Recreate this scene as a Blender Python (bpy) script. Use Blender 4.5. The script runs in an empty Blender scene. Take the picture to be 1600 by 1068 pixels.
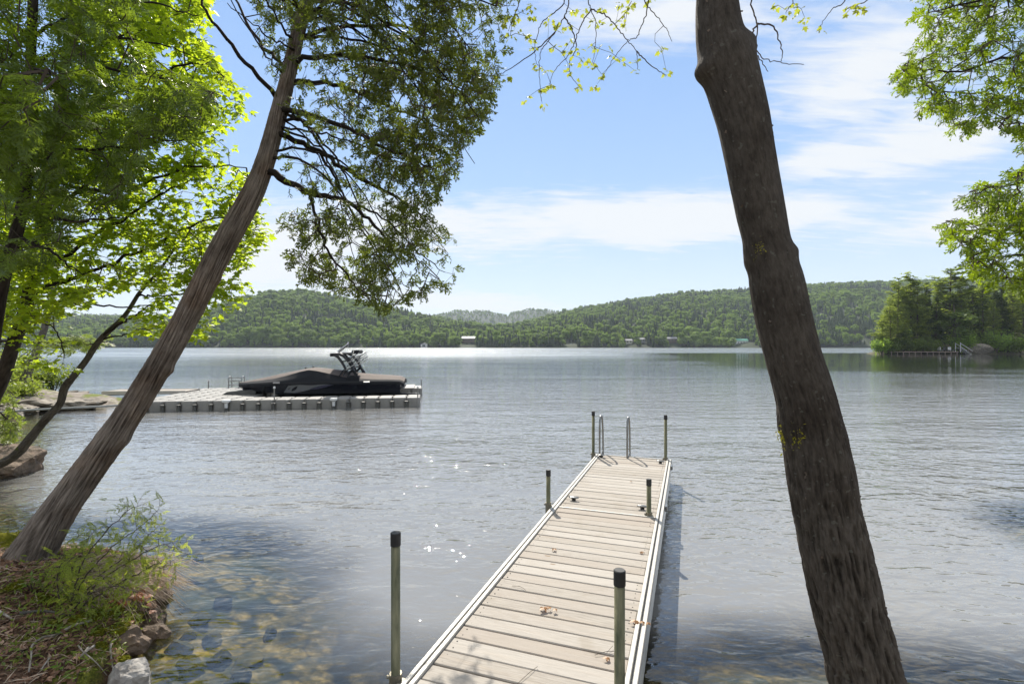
import bpy, math, random
import numpy as np
from math import radians as RAD, sin, cos, pi

SC = bpy.context.scene
COL = SC.collection
F = 778.0            # focal length in photograph pixels
HC = 2.3             # eye height above the lake
DECK = 0.36

# ------------------------------------------------------------------ camera
cam_d = bpy.data.cameras.new('camera'); cam = bpy.data.objects.new('camera', cam_d); COL.objects.link(cam)
cam.location = (0, 0, HC); cam.rotation_euler = (RAD(90), 0, 0)
cam_d.sensor_width = 36; cam_d.lens = 36 * F / 1600; cam_d.shift_y = 6 / 1600
cam_d.clip_start = 0.05; cam_d.clip_end = 9000
SC.camera = cam

# ------------------------------------------------------------------ sun, sky, exposure
SUN_EL, SUN_AZ = RAD(45), RAD(-11)
SKY_STRENGTH, SUN_STRENGTH, EXPOSURE = 0.115, 4.9, 0.65
CLOUD_L = 0.62
sd = bpy.data.lights.new('sun', 'SUN'); sd.energy = SUN_STRENGTH; sd.angle = RAD(0.5); sd.color = (1, .94, .84)
sun = bpy.data.objects.new('sun', sd); COL.objects.link(sun)
sun.rotation_euler = (pi/2 - SUN_EL, 0, pi - SUN_AZ)
sun.location = (-10, 40, 40)

class NT:
    """tiny node helper"""
    def __init__(s, tree):
        s.t = tree; s.n = tree.nodes; s.l = tree.links
    def new(s, typ, inputs=None, **props):
        n = s.n.new(typ)
        for k, v in props.items(): setattr(n, k, v)
        for k, v in (inputs or {}).items():
            if isinstance(v, bpy.types.NodeSocket): s.l.new(v, n.inputs[k])
            else: n.inputs[k].default_value = v
        return n
    def math(s, op, a, b=0.0, c=None, clamp=False):
        i = {0: a, 1: b}
        if c is not None: i[2] = c
        return s.new('ShaderNodeMath', i, operation=op, use_clamp=clamp).outputs[0]
    def mix(s, fac, a, b, blend='MIX'):
        n = s.n.new('ShaderNodeMix'); n.data_type = 'RGBA'; n.blend_type = blend
        for k, v in ((0, fac), (6, a), (7, b)):
            if isinstance(v, bpy.types.NodeSocket): s.l.new(v, n.inputs[k])
            else: n.inputs[k].default_value = (*v, 1) if k and len(v) == 3 else v
        return n.outputs[2]
    def ramp(s, fac, stops):
        n = s.n.new('ShaderNodeValToRGB'); s.l.new(fac, n.inputs[0]); e = n.color_ramp.elements
        while len(e) < len(stops): e.new(0.5)
        for el, (p, c) in zip(e, stops):
            el.position = p; el.color = (*c, 1) if len(c) == 3 else c
        return n.outputs[0]
    def smooth(s, x, lo, hi):
        n = s.n.new('ShaderNodeMapRange'); n.interpolation_type = 'SMOOTHSTEP'
        s.l.new(x, n.inputs[0]); n.inputs[1].default_value = lo; n.inputs[2].default_value = hi
        return n.outputs[0]
    def noise(s, vec, scale, detail=4, rough=.55, dist=0.0):
        n = s.new('ShaderNodeTexNoise', {'Scale': scale, 'Detail': detail, 'Roughness': rough, 'Distortion': dist})
        if vec is not None: s.l.new(vec, n.inputs['Vector'])
        return n.outputs[0]

W = bpy.data.worlds.new('World'); SC.world = W; W.use_nodes = True
w = NT(W.node_tree); w.n.clear()
sky = w.new('ShaderNodeTexSky', sky_type='NISHITA', sun_disc=False)
sky.sun_elevation = SUN_EL; sky.sun_rotation = SUN_AZ; sky.altitude = 300
sky.air_density = 1.0; sky.dust_density = 0.3; sky.ozone_density = 2.2
tc = w.new('ShaderNodeTexCoord').outputs['Generated']
sep = w.new('ShaderNodeSeparateXYZ', {0: tc})
dx, dy, dz = sep.outputs
az = w.math('ARCTAN2', dx, dy); el = w.math('ARCSINE', dz)
zz = w.math('MAXIMUM', w.math('ADD', dz, 0.12), 0.04)
cu = w.math('DIVIDE', dx, zz); cv = w.math('DIVIDE', dy, zz)
cvec = w.new('ShaderNodeCombineXYZ', {0: w.math('MULTIPLY', cu, .75), 1: w.math('MULTIPLY', cv, 1.0), 2: 3.7}).outputs[0]
n1 = w.noise(cvec, 1.3, 7, .58, .25)
n2 = w.noise(cvec, 5.0, 4, .6, .2)
cn = w.math('ADD', w.math('MULTIPLY', n1, .78), w.math('MULTIPLY', n2, .22))
def blob(px, py, wx, wy):
    a0 = math.atan((px-800)/F); e0 = math.atan((540-py)/F*cos(a0))
    wa = wx/F*cos(a0)**2; we = wy/F*cos(a0)
    qx = w.math('DIVIDE', w.math('SUBTRACT', az, a0), wa); qy = w.math('DIVIDE', w.math('SUBTRACT', el, e0), we)
    r = w.math('ADD', w.math('MULTIPLY', qx, qx), w.math('MULTIPLY', qy, qy))
    return w.math('POWER', 2.718, w.math('MULTIPLY', r, -1.0))
m = None
for b, amp in (((900, 345, 250, 48), .34), ((1340, 130, 190, 85), .29), ((1270, 252, 75, 24), .26), ((1460, 225, 150, 48), .26),
          ((1420, 360, 260, 40), .24), ((430, 410, 190, 75), .34), ((740, 475, 200, 22), .30), ((1520, 340, 60, 35), .25), ((1100, 30, 160, 45), .18),
          ((1090, 350, 120, 40), .18), ((960, 40, 150, 30), .16), ((620, 330, 160, 60), .16), ((1240, 330, 90, 25), .2)):
    q = w.math('MULTIPLY', blob(*b), amp); m = q if m is None else w.math('ADD', m, q)
back = w.math('ADD', w.math('MULTIPLY', w.smooth(el, .5, .95), .36), w.math('MULTIPLY', w.smooth(w.math('MULTIPLY', dy, -1.0), -.3, .6), .24))   # unseen broken cloud added overhead and behind the camera to whiten the shade
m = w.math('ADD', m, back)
n3 = w.noise(w.new('ShaderNodeMapping', {0: cvec, 2: (0, 0, .5), 3: (1.0, 3.2, 1)}).outputs[0], 5.5, 5, .62, .5)
cn = w.math('ADD', w.math('MULTIPLY', cn, .66), w.math('MULTIPLY', n3, .38))
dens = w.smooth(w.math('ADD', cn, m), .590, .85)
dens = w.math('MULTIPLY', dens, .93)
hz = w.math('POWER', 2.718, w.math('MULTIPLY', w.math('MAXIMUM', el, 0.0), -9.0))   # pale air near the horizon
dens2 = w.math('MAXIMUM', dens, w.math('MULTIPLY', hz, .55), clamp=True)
# thin high haze evens the blue out: pale at the horizon, deeper overhead
veil = w.ramp(w.math('DIVIDE', w.math('MAXIMUM', el, 0.0), 1.5708), [(0, (.51, .575, .65)), (.07, (.43, .53, .65)), (.2, (.275, .415, .63)), (.38, (.20, .335, .595)), (.75, (.16, .29, .56)), (1, (.15, .27, .53))])
bg0 = w.new('ShaderNodeBackground', {'Color': w.mix(1.0, sky.outputs[0], (.85, .9, 1.0), 'MULTIPLY'), 'Strength': SKY_STRENGTH}).outputs[0]
bgv = w.new('ShaderNodeBackground', {'Color': veil, 'Strength': 1.0}).outputs[0]
bg1 = w.new('ShaderNodeMixShader', {0: .84, 1: bg0, 2: bgv}).outputs[0]
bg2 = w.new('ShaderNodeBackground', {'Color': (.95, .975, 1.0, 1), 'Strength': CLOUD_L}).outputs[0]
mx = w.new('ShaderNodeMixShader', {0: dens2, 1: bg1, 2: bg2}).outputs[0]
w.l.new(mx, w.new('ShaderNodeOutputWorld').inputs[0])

vs = SC.view_settings; vs.view_transform = 'Standard'; vs.look = 'None'; vs.gamma = 1; vs.use_curve_mapping = False
vs.exposure = EXPOSURE
cy = SC.cycles
cy.max_bounces = 8; cy.diffuse_bounces = 3; cy.glossy_bounces = 3; cy.transmission_bounces = 5; cy.transparent_max_bounces = 8
cy.volume_bounces = 0; cy.caustics_reflective = False; cy.caustics_refractive = False; cy.sample_clamp_indirect = 4; cy.use_denoising = True

# ------------------------------------------------------------------ geometry helpers
rng = np.random.default_rng(7); random.seed(7)
def at(px, py, Z): return np.array([(px-800)*Z/F, Z, HC-(py-540)*Z/F])
def onz(px, py, z=0.0):
    Z = F*(HC-z)/(py-540.0); return at(px, py, Z)

def _h(ix, iy, iz, seed):
    h = (ix*374761393 + iy*668265263 + iz*2147483647 + seed*1274126177) & 0xffffffff
    h = ((h ^ (h >> 13)) * 1274126177) & 0xffffffff
    h = (h ^ (h >> 16)) & 0xffffffff
    return h / 4294967295.0
def vnoise(P, seed=0):
    P = np.asarray(P, float); I = np.floor(P).astype(np.int64); f = P - I; f = f*f*(3-2*f); out = 0
    for dx_ in (0, 1):
        for dy_ in (0, 1):
            for dz_ in (0, 1):
                wgt = (f[:, 0] if dx_ else 1-f[:, 0])*(f[:, 1] if dy_ else 1-f[:, 1])*(f[:, 2] if dz_ else 1-f[:, 2])
                out = out + wgt*_h(I[:, 0]+dx_, I[:, 1]+dy_, I[:, 2]+dz_, seed)
    return out*2-1
def fbm(P, seed=0, oct=4, gain=.5):
    P = np.asarray(P, float); a = 1.0; s = 0; t = 0
    for o in range(oct): s = s + a*vnoise(P*2.03**o + o*17.3, seed+o); t += a; a *= gain
    return s/t

def make_mesh(name, V, polys, mats=None, mi=None, smooth=False):
    """polys: list of int arrays (n,k)"""
    me = bpy.data.meshes.new(name); V = np.asarray(V, np.float32)
    polys = [np.asarray(p, np.int32) for p in polys if len(p)]
    me.vertices.add(len(V)); me.vertices.foreach_set('co', V.ravel())
    nl = sum(p.size for p in polys); npoly = sum(len(p) for p in polys)
    me.loops.add(nl); me.polygons.add(npoly)
    me.loops.foreach_set('vertex_index', np.concatenate([p.ravel() for p in polys]))
    tot = np.concatenate([np.full(len(p), p.shape[1], np.int32) for p in polys])
    st = np.concatenate([[0], np.cumsum(tot)[:-1]]).astype(np.int32)
    me.polygons.foreach_set('loop_start', st)
    try: me.polygons.foreach_set('loop_total', tot)
    except Exception: pass
    for mt in (mats or []): me.materials.append(mt)
    if mi is not None: me.polygons.foreach_set('material_index', np.asarray(mi, np.int32))
    me.polygons.foreach_set('use_smooth', np.full(npoly, bool(smooth)))
    me.update(calc_edges=True); me.validate()
    return me

def link(name, me, parent=None, loc=None, label=None, cat=None, group=None, kind=None, rot=None):
    o = bpy.data.objects.new(name, me); COL.objects.link(o)
    if parent is not None: o.parent = parent
    if loc is not None: o.location = loc
    if rot is not None: o.rotation_euler = rot
    return tag(o, label, cat, group, kind)
def tag(o, label=None, cat=None, group=None, kind=None):
    for k, v in (('label', label), ('category', cat), ('group', group), ('kind', kind)):
        if v: o[k] = v
    return o
def thing(name, label, cat, loc=(0, 0, 0), rz=0, group=None):
    o = bpy.data.objects.new(name, None); COL.objects.link(o); o.location = loc; o.rotation_euler = (0, 0, rz); o.empty_display_size = .2
    return tag(o, label, cat, group)

class MB:
    """collects shapes, then builds one mesh"""
    def __init__(s): s.V = []; s.P = {}; s.n = 0
    def add(s, V, faces, m=0):
        V = np.asarray(V, float).reshape(-1, 3); s.V.append(V)
        for f in faces:
            f = np.asarray(f, int)
            if f.ndim == 1: f = f[None]
            s.P.setdefault((f.shape[1], m), []).append(f+s.n)
        s.n += len(V); return s
    def box(s, c, d, rz=0, m=0, bev=0.0, M=None):
        x, y, z = [v/2 for v in d]
        if bev > 0:
            b = min(bev, x*.9, y*.9, z*.9); V = []
            for sx in (-1, 1):
                for sy in (-1, 1):
                    for sz in (-1, 1):
                        V += [(sx*x, sy*(y-b), sz*(z-b)), (sx*(x-b), sy*y, sz*(z-b)), (sx*(x-b), sy*(y-b), sz*z)]
            V = np.array(V); idx = lambda sx, sy, sz, k: (((sx > 0)*2+(sy > 0))*2+(sz > 0))*3+k
            Fc = []
            for sg in (-1, 1):
                q = [idx(sg, -1, -1, 0), idx(sg, 1, -1, 0), idx(sg, 1, 1, 0), idx(sg, -1, 1, 0)]; Fc.append(q if sg > 0 else q[::-1])
                q = [idx(-1, sg, -1, 1), idx(1, sg, -1, 1), idx(1, sg, 1, 1), idx(-1, sg, 1, 1)]; Fc.append(q[::-1] if sg > 0 else q)
                q = [idx(-1, -1, sg, 2), idx(1, -1, sg, 2), idx(1, 1, sg, 2), idx(-1, 1, sg, 2)]; Fc.append(q if sg > 0 else q[::-1])
            for a in (-1, 1):
                for b2 in (-1, 1):
                    Fc.append([idx(a, b2, -1, 0), idx(a, b2, -1, 1), idx(a, b2, 1, 1), idx(a, b2, 1, 0)])
                    Fc.append([idx(a, -1, b2, 0), idx(a, -1, b2, 2), idx(a, 1, b2, 2), idx(a, 1, b2, 0)])
                    Fc.append([idx(-1, a, b2, 1), idx(-1, a, b2, 2), idx(1, a, b2, 2), idx(1, a, b2, 1)])
            Ft = [[idx(a, b2, c2, 0), idx(a, b2, c2, 1), idx(a, b2, c2, 2)] for a in (-1, 1) for b2 in (-1, 1) for c2 in (-1, 1)]
            faces = [np.array(Fc), np.array(Ft)]
        else:
            V = np.array([(-x, -y, -z), (x, -y, -z), (x, y, -z), (-x, y, -z), (-x, -y, z), (x, -y, z), (x, y, z), (-x, y, z)])
            faces = [np.array([[0, 3, 2, 1], [4, 5, 6, 7], [0, 1, 5, 4], [1, 2, 6, 5], [2, 3, 7, 6], [3, 0, 4, 7]])]
        if M is not None: V = V @ np.asarray(M).T
        if rz:
            R = np.array([[cos(rz), -sin(rz), 0], [sin(rz), cos(rz), 0], [0, 0, 1]]); V = V @ R.T
        return s.add(V+np.asarray(c, float), faces, m)
    def tube(s, path, rad, n=6, m=0, cap=True, disp=None):
        path = np.asarray(path, float); K = len(path); rad = np.broadcast_to(np.asarray(rad, float), (K,))
        T = np.gradient(path, axis=0); T /= np.linalg.norm(T, axis=1)[:, None]+1e-12
        up = np.array([0, 0, 1.]) if abs(T[0, 2]) < .9 else np.array([0, 1., 0]); a = np.cross(T[0], up); a /= np.linalg.norm(a)
        A = [a]
        for k in range(1, K):
            a = A[-1]-T[k]*np.dot(A[-1], T[k]); a /= np.linalg.norm(a)+1e-12; A.append(a)
        A = np.array(A); B = np.cross(T, A); th = np.arange(n)*2*pi/n
        R = rad[:, None]*np.ones(n)[None]
        if disp is not None: R = R+disp(th, path, rad)
        V = path[:, None]+R[..., None]*(A[:, None]*np.cos(th)[None, :, None]+B[:, None]*np.sin(th)[None, :, None])
        i = np.arange(K-1)[:, None]*n; j = np.arange(n)[None]; j2 = (j+1) % n
        Q = np.stack([i+j, i+j2, i+n+j2, i+n+j], -1).reshape(-1, 4); fs = [Q]
        if cap:
            fs += [np.arange(n)[::-1][None], (np.arange(n)+(K-1)*n)[None]]
        return s.add(V.reshape(-1, 3), fs, m)
    def build(s, name, mats, parent=None, smooth=False, mesh_only=False, **kw):
        if not isinstance(mats, (list, tuple)): mats = [mats]
        V = np.concatenate(s.V); polys = []; mi = []
        for (k, m), L in sorted(s.P.items()):
            p = np.concatenate(L); polys.append(p); mi += [m]*len(p)
        me = make_mesh(name, V, polys, mats, mi if len(mats) > 1 else None, smooth)
        return me if mesh_only else link(name, me, parent, **kw)

def catmull(P, per=8):
    P = np.asarray(P, float); Q = np.vstack([2*P[0]-P[1], P, 2*P[-1]-P[-2]]); out = []
    for i in range(1, len(Q)-2):
        t = np.linspace(0, 1, per, endpoint=False)[:, None]
        a, b, c, d = Q[i-1], Q[i], Q[i+1], Q[i+2]
        out.append(.5*((2*b)+(-a+c)*t+(2*a-5*b+4*c-d)*t**2+(-a+3*b-3*c+d)*t**3))
    out.append(P[-1][None]); return np.concatenate(out)

# ------------------------------------------------------------------ materials
def mat(name):
    m_ = bpy.data.materials.new(name); m_.use_nodes = True; t = NT(m_.node_tree); t.n.clear()
    out = t.new('ShaderNodeOutputMaterial'); return m_, t, out
def simple(name, col, rough=.6, metal=0.0, var=.25, scale=6, bump=.0, bscale=40, spec=.5, stretch=(1, 1, 1), dark=None, coat=0.0):
    m_, t, out = mat(name)
    co = t.new('ShaderNodeTexCoord').outputs['Object']
    mp = t.new('ShaderNodeMapping', {0: co, 3: stretch}).outputs[0]
    n = t.noise(mp, scale, 5, .6)
    lo = dark or tuple(c*(1-var) for c in col); hi = tuple(min(1, c*(1+var*.6)) for c in col)
    c = t.ramp(n, [(.3, lo), (.7, hi)])
    b = t.new('ShaderNodeBsdfPrincipled', {'Base Color': c, 'Roughness': rough, 'Metallic': metal, 'Specular IOR Level': spec, 'Coat Weight': coat})
    if bump:
        bn = t.noise(mp, bscale, 4, .6)
        t.l.new(t.new('ShaderNodeBump', {'Height': bn, 'Strength': 1.0, 'Distance': bump}).outputs[0], b.inputs['Normal'])
    t.l.new(b.outputs[0], out.inputs[0]); return m_
def leafmat(name, c1, c2, trans, tw=.5, c3=None, rough=.45, spec=.35, per_object=False):
    """thin leaf: reflects c1..c2, lets light of colour trans through"""
    m_, t, out = mat(name)
    r = t.new('ShaderNodeObjectInfo').outputs['Random'] if per_object else t.new('ShaderNodeNewGeometry').outputs['Random Per Island']
    pos = t.new('ShaderNodeNewGeometry').outputs['Position']
    big = t.noise(pos, .9 if not per_object else .02, 2)
    f = t.math('ADD', t.math('MULTIPLY', r, .7), t.math('MULTIPLY', t.math('SUBTRACT', big, .35), 1.9 if per_object else .9), clamp=True)
    st = [(.0, c1), (.75, c2)]+([(.97, c3)] if c3 else [])
    c = t.ramp(f, st)
    tcn = t.mix(f, tuple(x*.65 for x in trans), tuple(min(1, x*1.25) for x in trans))
    b = t.new('ShaderNodeBsdfPrincipled', {'Base Color': c, 'Roughness': rough, 'Specular IOR Level': spec}).outputs[0]
    tr = t.new('ShaderNodeBsdfTranslucent', {'Color': tcn}).outputs[0]
    t.l.new(t.new('ShaderNodeMixShader', {0: tw, 1: b, 2: tr}).outputs[0], out.inputs[0]); return m_

def barkmat(name, dark, light, moss=None, scale=1.0, stretch=(9, 9, 1.2), moss_amt=.0, spots=False, red=None):
    m_, t, out = mat(name)
    co = t.new('ShaderNodeTexCoord').outputs['Object']
    at_ = t.new('ShaderNodeAttribute', attribute_name='ridge')
    mp = t.new('ShaderNodeMapping', {0: co, 3: tuple(s*scale for s in stretch)}).outputs[0]
    n = t.noise(mp, 3.0, 6, .65, .3)
    f = t.math('ADD', t.math('MULTIPLY', n, .70), t.math('MULTIPLY', at_.outputs['Fac'], .32), clamp=True)
    c = t.ramp(f, [(.25, dark), (.75, light)])
    c = t.mix(t.smooth(t.noise(co, 1.6, 5, .65), .42, .66), c, t.mix(1, c, (.55, .52, .50), 'MULTIPLY'))
    if red:
        n4 = t.noise(co, 2.6, 3); c = t.mix(t.smooth(n4, .45, .7), c, t.mix(1, c, red, 'MULTIPLY'))
    if spots:
        n3 = t.noise(co, 42, 2, .4); c = t.mix(t.math('MULTIPLY', t.smooth(n3, .66, .71), .4), c, (.17, .17, .14))
    if moss:
        n2 = t.noise(co, 2.3*scale, 5, .65)
        geo = t.new('ShaderNodeNewGeometry'); nz = t.new('ShaderNodeSeparateXYZ', {0: geo.outputs['Normal']}).outputs[2]
        a = t.math('ADD', n2, t.math('MULTIPLY', nz, .22)); a = t.smooth(a, .72-moss_amt, .84-moss_amt)
        c = t.mix(a, c, moss)
    b = t.new('ShaderNodeBsdfPrincipled', {'Base Color': c, 'Roughness': .9, 'Specular IOR Level': .15})
    bp = t.new('ShaderNodeBump', {'Height': t.noise(mp, 7.0, 5, .7), 'Strength': .9, 'Distance': .01}).outputs[0]
    t.l.new(bp, b.inputs['Normal']); t.l.new(b.outputs[0], out.inputs[0]); return m_

M = {}
M['alu'] = simple('aluminium', (.62, .62, .60), .42, .65, .15, 8)
M['alu_pale'] = simple('pale_aluminium', (.44, .42, .38), .55, .3, .12, 12)
M['steel'] = simple('steel_tube', (.26, .26, .25), .3, .9, .2, 6)
M['post'] = simple('weathered_post', (.19, .175, .10), .5, .35, .45, 7, .002, 60, stretch=(3, 3, .6), dark=(.06, .065, .03))
M['black_plastic'] = simple('black_cap', (.02, .02, .02), .6, 0, .3, 10)
M['float'] = simple('grey_float', (.25, .24, .22), .65, 0, .18, 3, .002, 30)
M['float_dark'] = simple('dark_float', (.10, .10, .095), .7, 0, .3, 3)
M['coupling'] = simple('coupling', (.10, .10, .09), .6, 0, .3, 5)
M['white'] = simple('white_plastic', (.72, .72, .70), .5, 0, .1, 5)
M['hull'] = simple('hull_black', (.012, .014, .022), .22, 0, .2, 2, coat=.5)
M['hull_grey'] = simple('hull_grey_band', (.24, .25, .26), .4, .1, .1, 2)
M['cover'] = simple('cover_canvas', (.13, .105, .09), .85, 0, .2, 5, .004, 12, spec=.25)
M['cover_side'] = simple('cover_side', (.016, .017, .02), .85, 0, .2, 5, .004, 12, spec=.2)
M['black'] = simple('black_metal', (.02, .02, .022), .4, .3, .2, 4)
M['board_light'] = simple('board_light', (.5, .5, .48), .35, 0, .2, 9)
M['rock_pale'] = simple('pale_rock', (.42, .40, .37), .9, 0, .45, 9, .012, 22, dark=(.13, .11, .09))
M['rock_brown'] = simple('brown_rock', (.17, .12, .085), .9, 0, .55, 6, .03, 18, dark=(.05, .04, .03))
M['rock_wet'] = simple('wet_rock', (.11, .085, .035), .95, 0, .5, 7, .01, 20, dark=(.03, .035, .018), spec=.0)
M['rock_far'] = simple('ledge_rock', (.27, .24, .20), .9, 0, .45, 3, .02, 9, dark=(.10, .08, .06))
M['pipe'] = simple('grey_pipe', (.25, .26, .25), .6, 0, .3, 3)
M['deadwood'] = simple('deadwood', (.40, .36, .31), .9, 0, .4, 8, .003, 60, stretch=(4, 4, 1), dark=(.14, .11, .08))
M['twig'] = simple('twig_bark', (.075, .055, .04), .9, 0, .4, 12)
M['twig_grey'] = simple('grey_twig', (.11, .10, .085), .9, 0, .4, 12)

# planks: pale weathered boards, grain along the board, each a slightly different tone
m_, t, out = mat('weathered_plank'); M['plank'] = m_
co = t.new('ShaderNodeTexCoord').outputs['Object']; orr = t.new('ShaderNodeObjectInfo').outputs['Random']
mp = t.new('ShaderNodeMapping', {0: co, 1: t.new('ShaderNodeCombineXYZ', {0: t.math('MULTIPLY', orr, 37.0), 1: t.math('MULTIPLY', orr, 91.0), 2: 0.0}).outputs[0], 3: (1.2, 16, 16)}).outputs[0]
g = t.noise(mp, 5.0, 6, .65, .5); g2 = t.noise(mp, .9, 3, .5)
c = t.ramp(g, [(.3, (.235, .207, .175)), (.7, (.38, .345, .30))])
c = t.mix(t.math('MULTIPLY', t.smooth(g2, .5, .75), .35), c, (.36, .29, .22))
c = t.mix(t.math('MULTIPLY', t.math('ABSOLUTE', t.math('SUBTRACT', orr, .5)), .9), c, (.45, .42, .38))
c = t.mix(t.math('MULTIPLY', t.smooth(orr, .6, 1.0), .5), c, (.27, .22, .175))
c = t.mix(t.math('MULTIPLY', t.smooth(t.noise(t.new('ShaderNodeNewGeometry').outputs['Position'], 3.2, 5, .65), .55, .72), .4), c, (.24, .20, .15))
kn = t.new('ShaderNodeTexVoronoi', {'Vector': t.new('ShaderNodeMapping', {0: mp, 3: (1, .18, .18)}).outputs[0], 'Scale': 1.3}).outputs['Distance']
c = t.mix(t.math('SUBTRACT', 1.0, t.smooth(kn, .03, .06)), c, (.22, .16, .11))
b = t.new('ShaderNodeBsdfPrincipled', {'Base Color': c, 'Roughness': .82, 'Specular IOR Level': .25})
t.l.new(t.new('ShaderNodeBump', {'Height': g, 'Strength': .7, 'Distance': .003}).outputs[0], b.inputs['Normal'])
t.l.new(b.outputs[0], out.inputs[0])

# ------------------------------------------------------------------ the lake
m_, t, out = mat('lake_water'); M['water'] = m_
geo = t.new('ShaderNodeNewGeometry'); P = geo.outputs['Position']
sx, sy, sz_ = t.new('ShaderNodeSeparateXYZ', {0: P}).outputs
def wv(scl, rot, s, det=2, rough=.5, dist=.4):
    v = t.new('ShaderNodeMapping', {0: P, 2: (0, 0, rot), 3: scl}).outputs[0]; return t.noise(v, s, det, rough, dist)
gust = t.smooth(wv((.5, 1.2, 1), .1, .055, 3, .6, .6), .38, .62)            # wind patches
calm = t.math('MULTIPLY', t.smooth(t.math('SUBTRACT', t.math('MULTIPLY', sx, 1.0), t.math('MULTIPLY', sy, .2)), 0, 20), t.math('MULTIPLY', t.smooth(sy, 28, 60), t.math('SUBTRACT', 1.0, t.smooth(sy, 142, 175))))   # lee of the wooded point
near = t.math('SUBTRACT', 1.0, t.smooth(sy, 4, 14))
amp = t.math('ADD', .45, t.math('MULTIPLY', gust, .75))
amp = t.math('MULTIPLY', amp, t.math('SUBTRACT', 1.0, t.math('MULTIPLY', calm, .93)))
amp = t.math('MULTIPLY', amp, t.math('ADD', 1.0, t.math('MULTIPLY', t.smooth(sy, 60, 260), 1.6)))
h = t.math('MULTIPLY', wv((.75, 1.35, 1), .12, 2.6, 2, .5, .9), .030)
h = t.math('ADD', h, t.math('MULTIPLY', wv((.8, 1.3, 1), -.25, 6.5, 2, .5, .3), .012))
h = t.math('ADD', h, t.math('MULTIPLY', wv((.45, 1.3, 1), .05, .9, 1, .5, .2), .040))
h = t.math('ADD', h, t.math('MULTIPLY', wv((.6, 1.5, 1), .18, 13.0, 1, .5, .3), .005))
h = t.math('MULTIPLY', h, amp)
h = t.math('MULTIPLY', h, 1.6)
bump = t.new('ShaderNodeBump', {'Height': h, 'Strength': 1.0, 'Distance': 1.0}).outputs[0]
dt = t.new('ShaderNodeVectorMath', {0: bump, 1: geo.outputs['Incoming']}, operation='DOT_PRODUCT').outputs['Value']
om = t.math('SUBTRACT', 1.0, t.math('ABSOLUTE', dt), clamp=True)
fr = t.math('ADD', .075, t.math('MULTIPLY', .925, t.math('POWER', om, 4.4)), clamp=True)      # the same seen from above and below
gl = t.new('ShaderNodeBsdfGlossy', {'Color': (.97, .97, .97, 1), 'Roughness': t.math('ADD', .022, t.math('MULTIPLY', t.smooth(sy, 22, 130), t.math('MULTIPLY', .14, t.math('SUBTRACT', 1.0, calm)))), 'Normal': bump}).outputs[0]
trn = t.new('ShaderNodeBsdfTransparent', {'Color': (.84, .86, .74, 1)}).outputs[0]
mur = t.new('ShaderNodeBsdfDiffuse', {'Color': t.mix(t.smooth(sy, 14, 48), (.235, .232, .222), (.05, .06, .055))}).outputs[0]
# suspended silt hides the deeper bed; its grey also stands in for reflected sky
deep = t.smooth(t.new('ShaderNodeAttribute', attribute_name='depth').outputs['Fac'], .24, .48)
under = t.new('ShaderNodeMixShader', {0: t.math('ADD', .02, t.math('MULTIPLY', deep, .85)), 1: trn, 2: mur}).outputs[0]
t.l.new(t.new('ShaderNodeMixShader', {0: fr, 1: under, 2: gl}).outputs[0], out.inputs[0])

# shore outline (land polygon), metres, seen from above
LAND = np.array([(60, -30), (60, 1.0), (16, 5.0), (10, 6.6), (7.4, 5.9), (7.0, 3.2), (4.6, 2.35), (3.2, 2.5), (2.6, 2.75), (1.6, 2.75), (1.2, 2.4), (.3, 2.2), (-1.0, 2.35), (-1.9, 2.6), (-2.45, 3.15),
    (-2.6, 3.55), (-2.95, 4.0), (-3.2, 4.7), (-3.7, 5.1), (-4.4, 5.25), (-5.0, 5.4), (-5.6, 5.3), (-6.5, 5.5), (-8.2, 6.3), (-10.2, 8.2), (-11.8, 10.5), (-14.6, 14.0),
    (-17.2, 16.8), (-17.4, 18.0), (-15.6, 18.7), (-14.9, 19.5), (-15.6, 20.3), (-17.6, 20.8), (-20, 22.5), (-25, 26), (-33, 32), (-45, 40), (-60, 47), (-60, -30)])
def signed(P, poly):
    x, y = P[:, 0], P[:, 1]; d = np.full(len(P), 1e9); inside = np.zeros(len(P), bool)
    n = len(poly)
    for i in range(n):
        ax, ay = poly[i]; bx, by = poly[(i+1) % n]; ex, ey = bx-ax, by-ay
        tt = np.clip(((x-ax)*ex+(y-ay)*ey)/(ex*ex+ey*ey), 0, 1)
        d = np.minimum(d, np.hypot(x-ax-tt*ex, y-ay-tt*ey))
        c = ((ay > y) != (by > y)) & (x < (bx-ax)*(y-ay)/((by-ay) if by != ay else 1e-9)+ax)
        inside ^= c
    return np.where(inside, d, -d)
def ground_z(x, y):
    P = np.column_stack([np.ravel(x), np.ravel(y), np.zeros(np.size(x))])
    s = signed(P, LAND); s = s+.22*fbm(P*1.3, 3, 3)*np.clip(1-np.abs(s)/6, .2, 1)
    land = .10+.42*(1-np.exp(-np.maximum(s, 0)/.9))+.35*(1-np.exp(-np.maximum(s, 0)/5))
    step = np.clip(s/.18, 0, 1); step = step*step*(3-2*step)
    bed = -.06-np.minimum(3.4, .16*np.maximum(-s, 0)+.05*np.maximum(-s, 0)**1.5)
    z = bed+(land-bed)*step
    rocky = np.clip((P[:, 1]-11)/5, 0, 1)*(s > -.5)
    z += rocky*(.16*np.abs(fbm(P*np.array([.8, 2.4, 1]), 14, 4))-.03)
    z += .06*fbm(P*2.2, 9, 4)*np.where(s > 0, 1, .7)+.018*fbm(P*11, 12, 3)
    return z
def dense_axis(lo, a, b, hi, st, g=1.09, mx=1.5):
    mid = list(np.arange(a, b, st)); L = []; v = a; s = st
    while v > lo: s = min(s*g, mx); v -= s; L.append(v)
    R = []; v = b; s = st
    while v < hi: R.append(v); s = min(s*g, mx); v += s
    return np.array(L[::-1]+mid+R)
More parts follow.
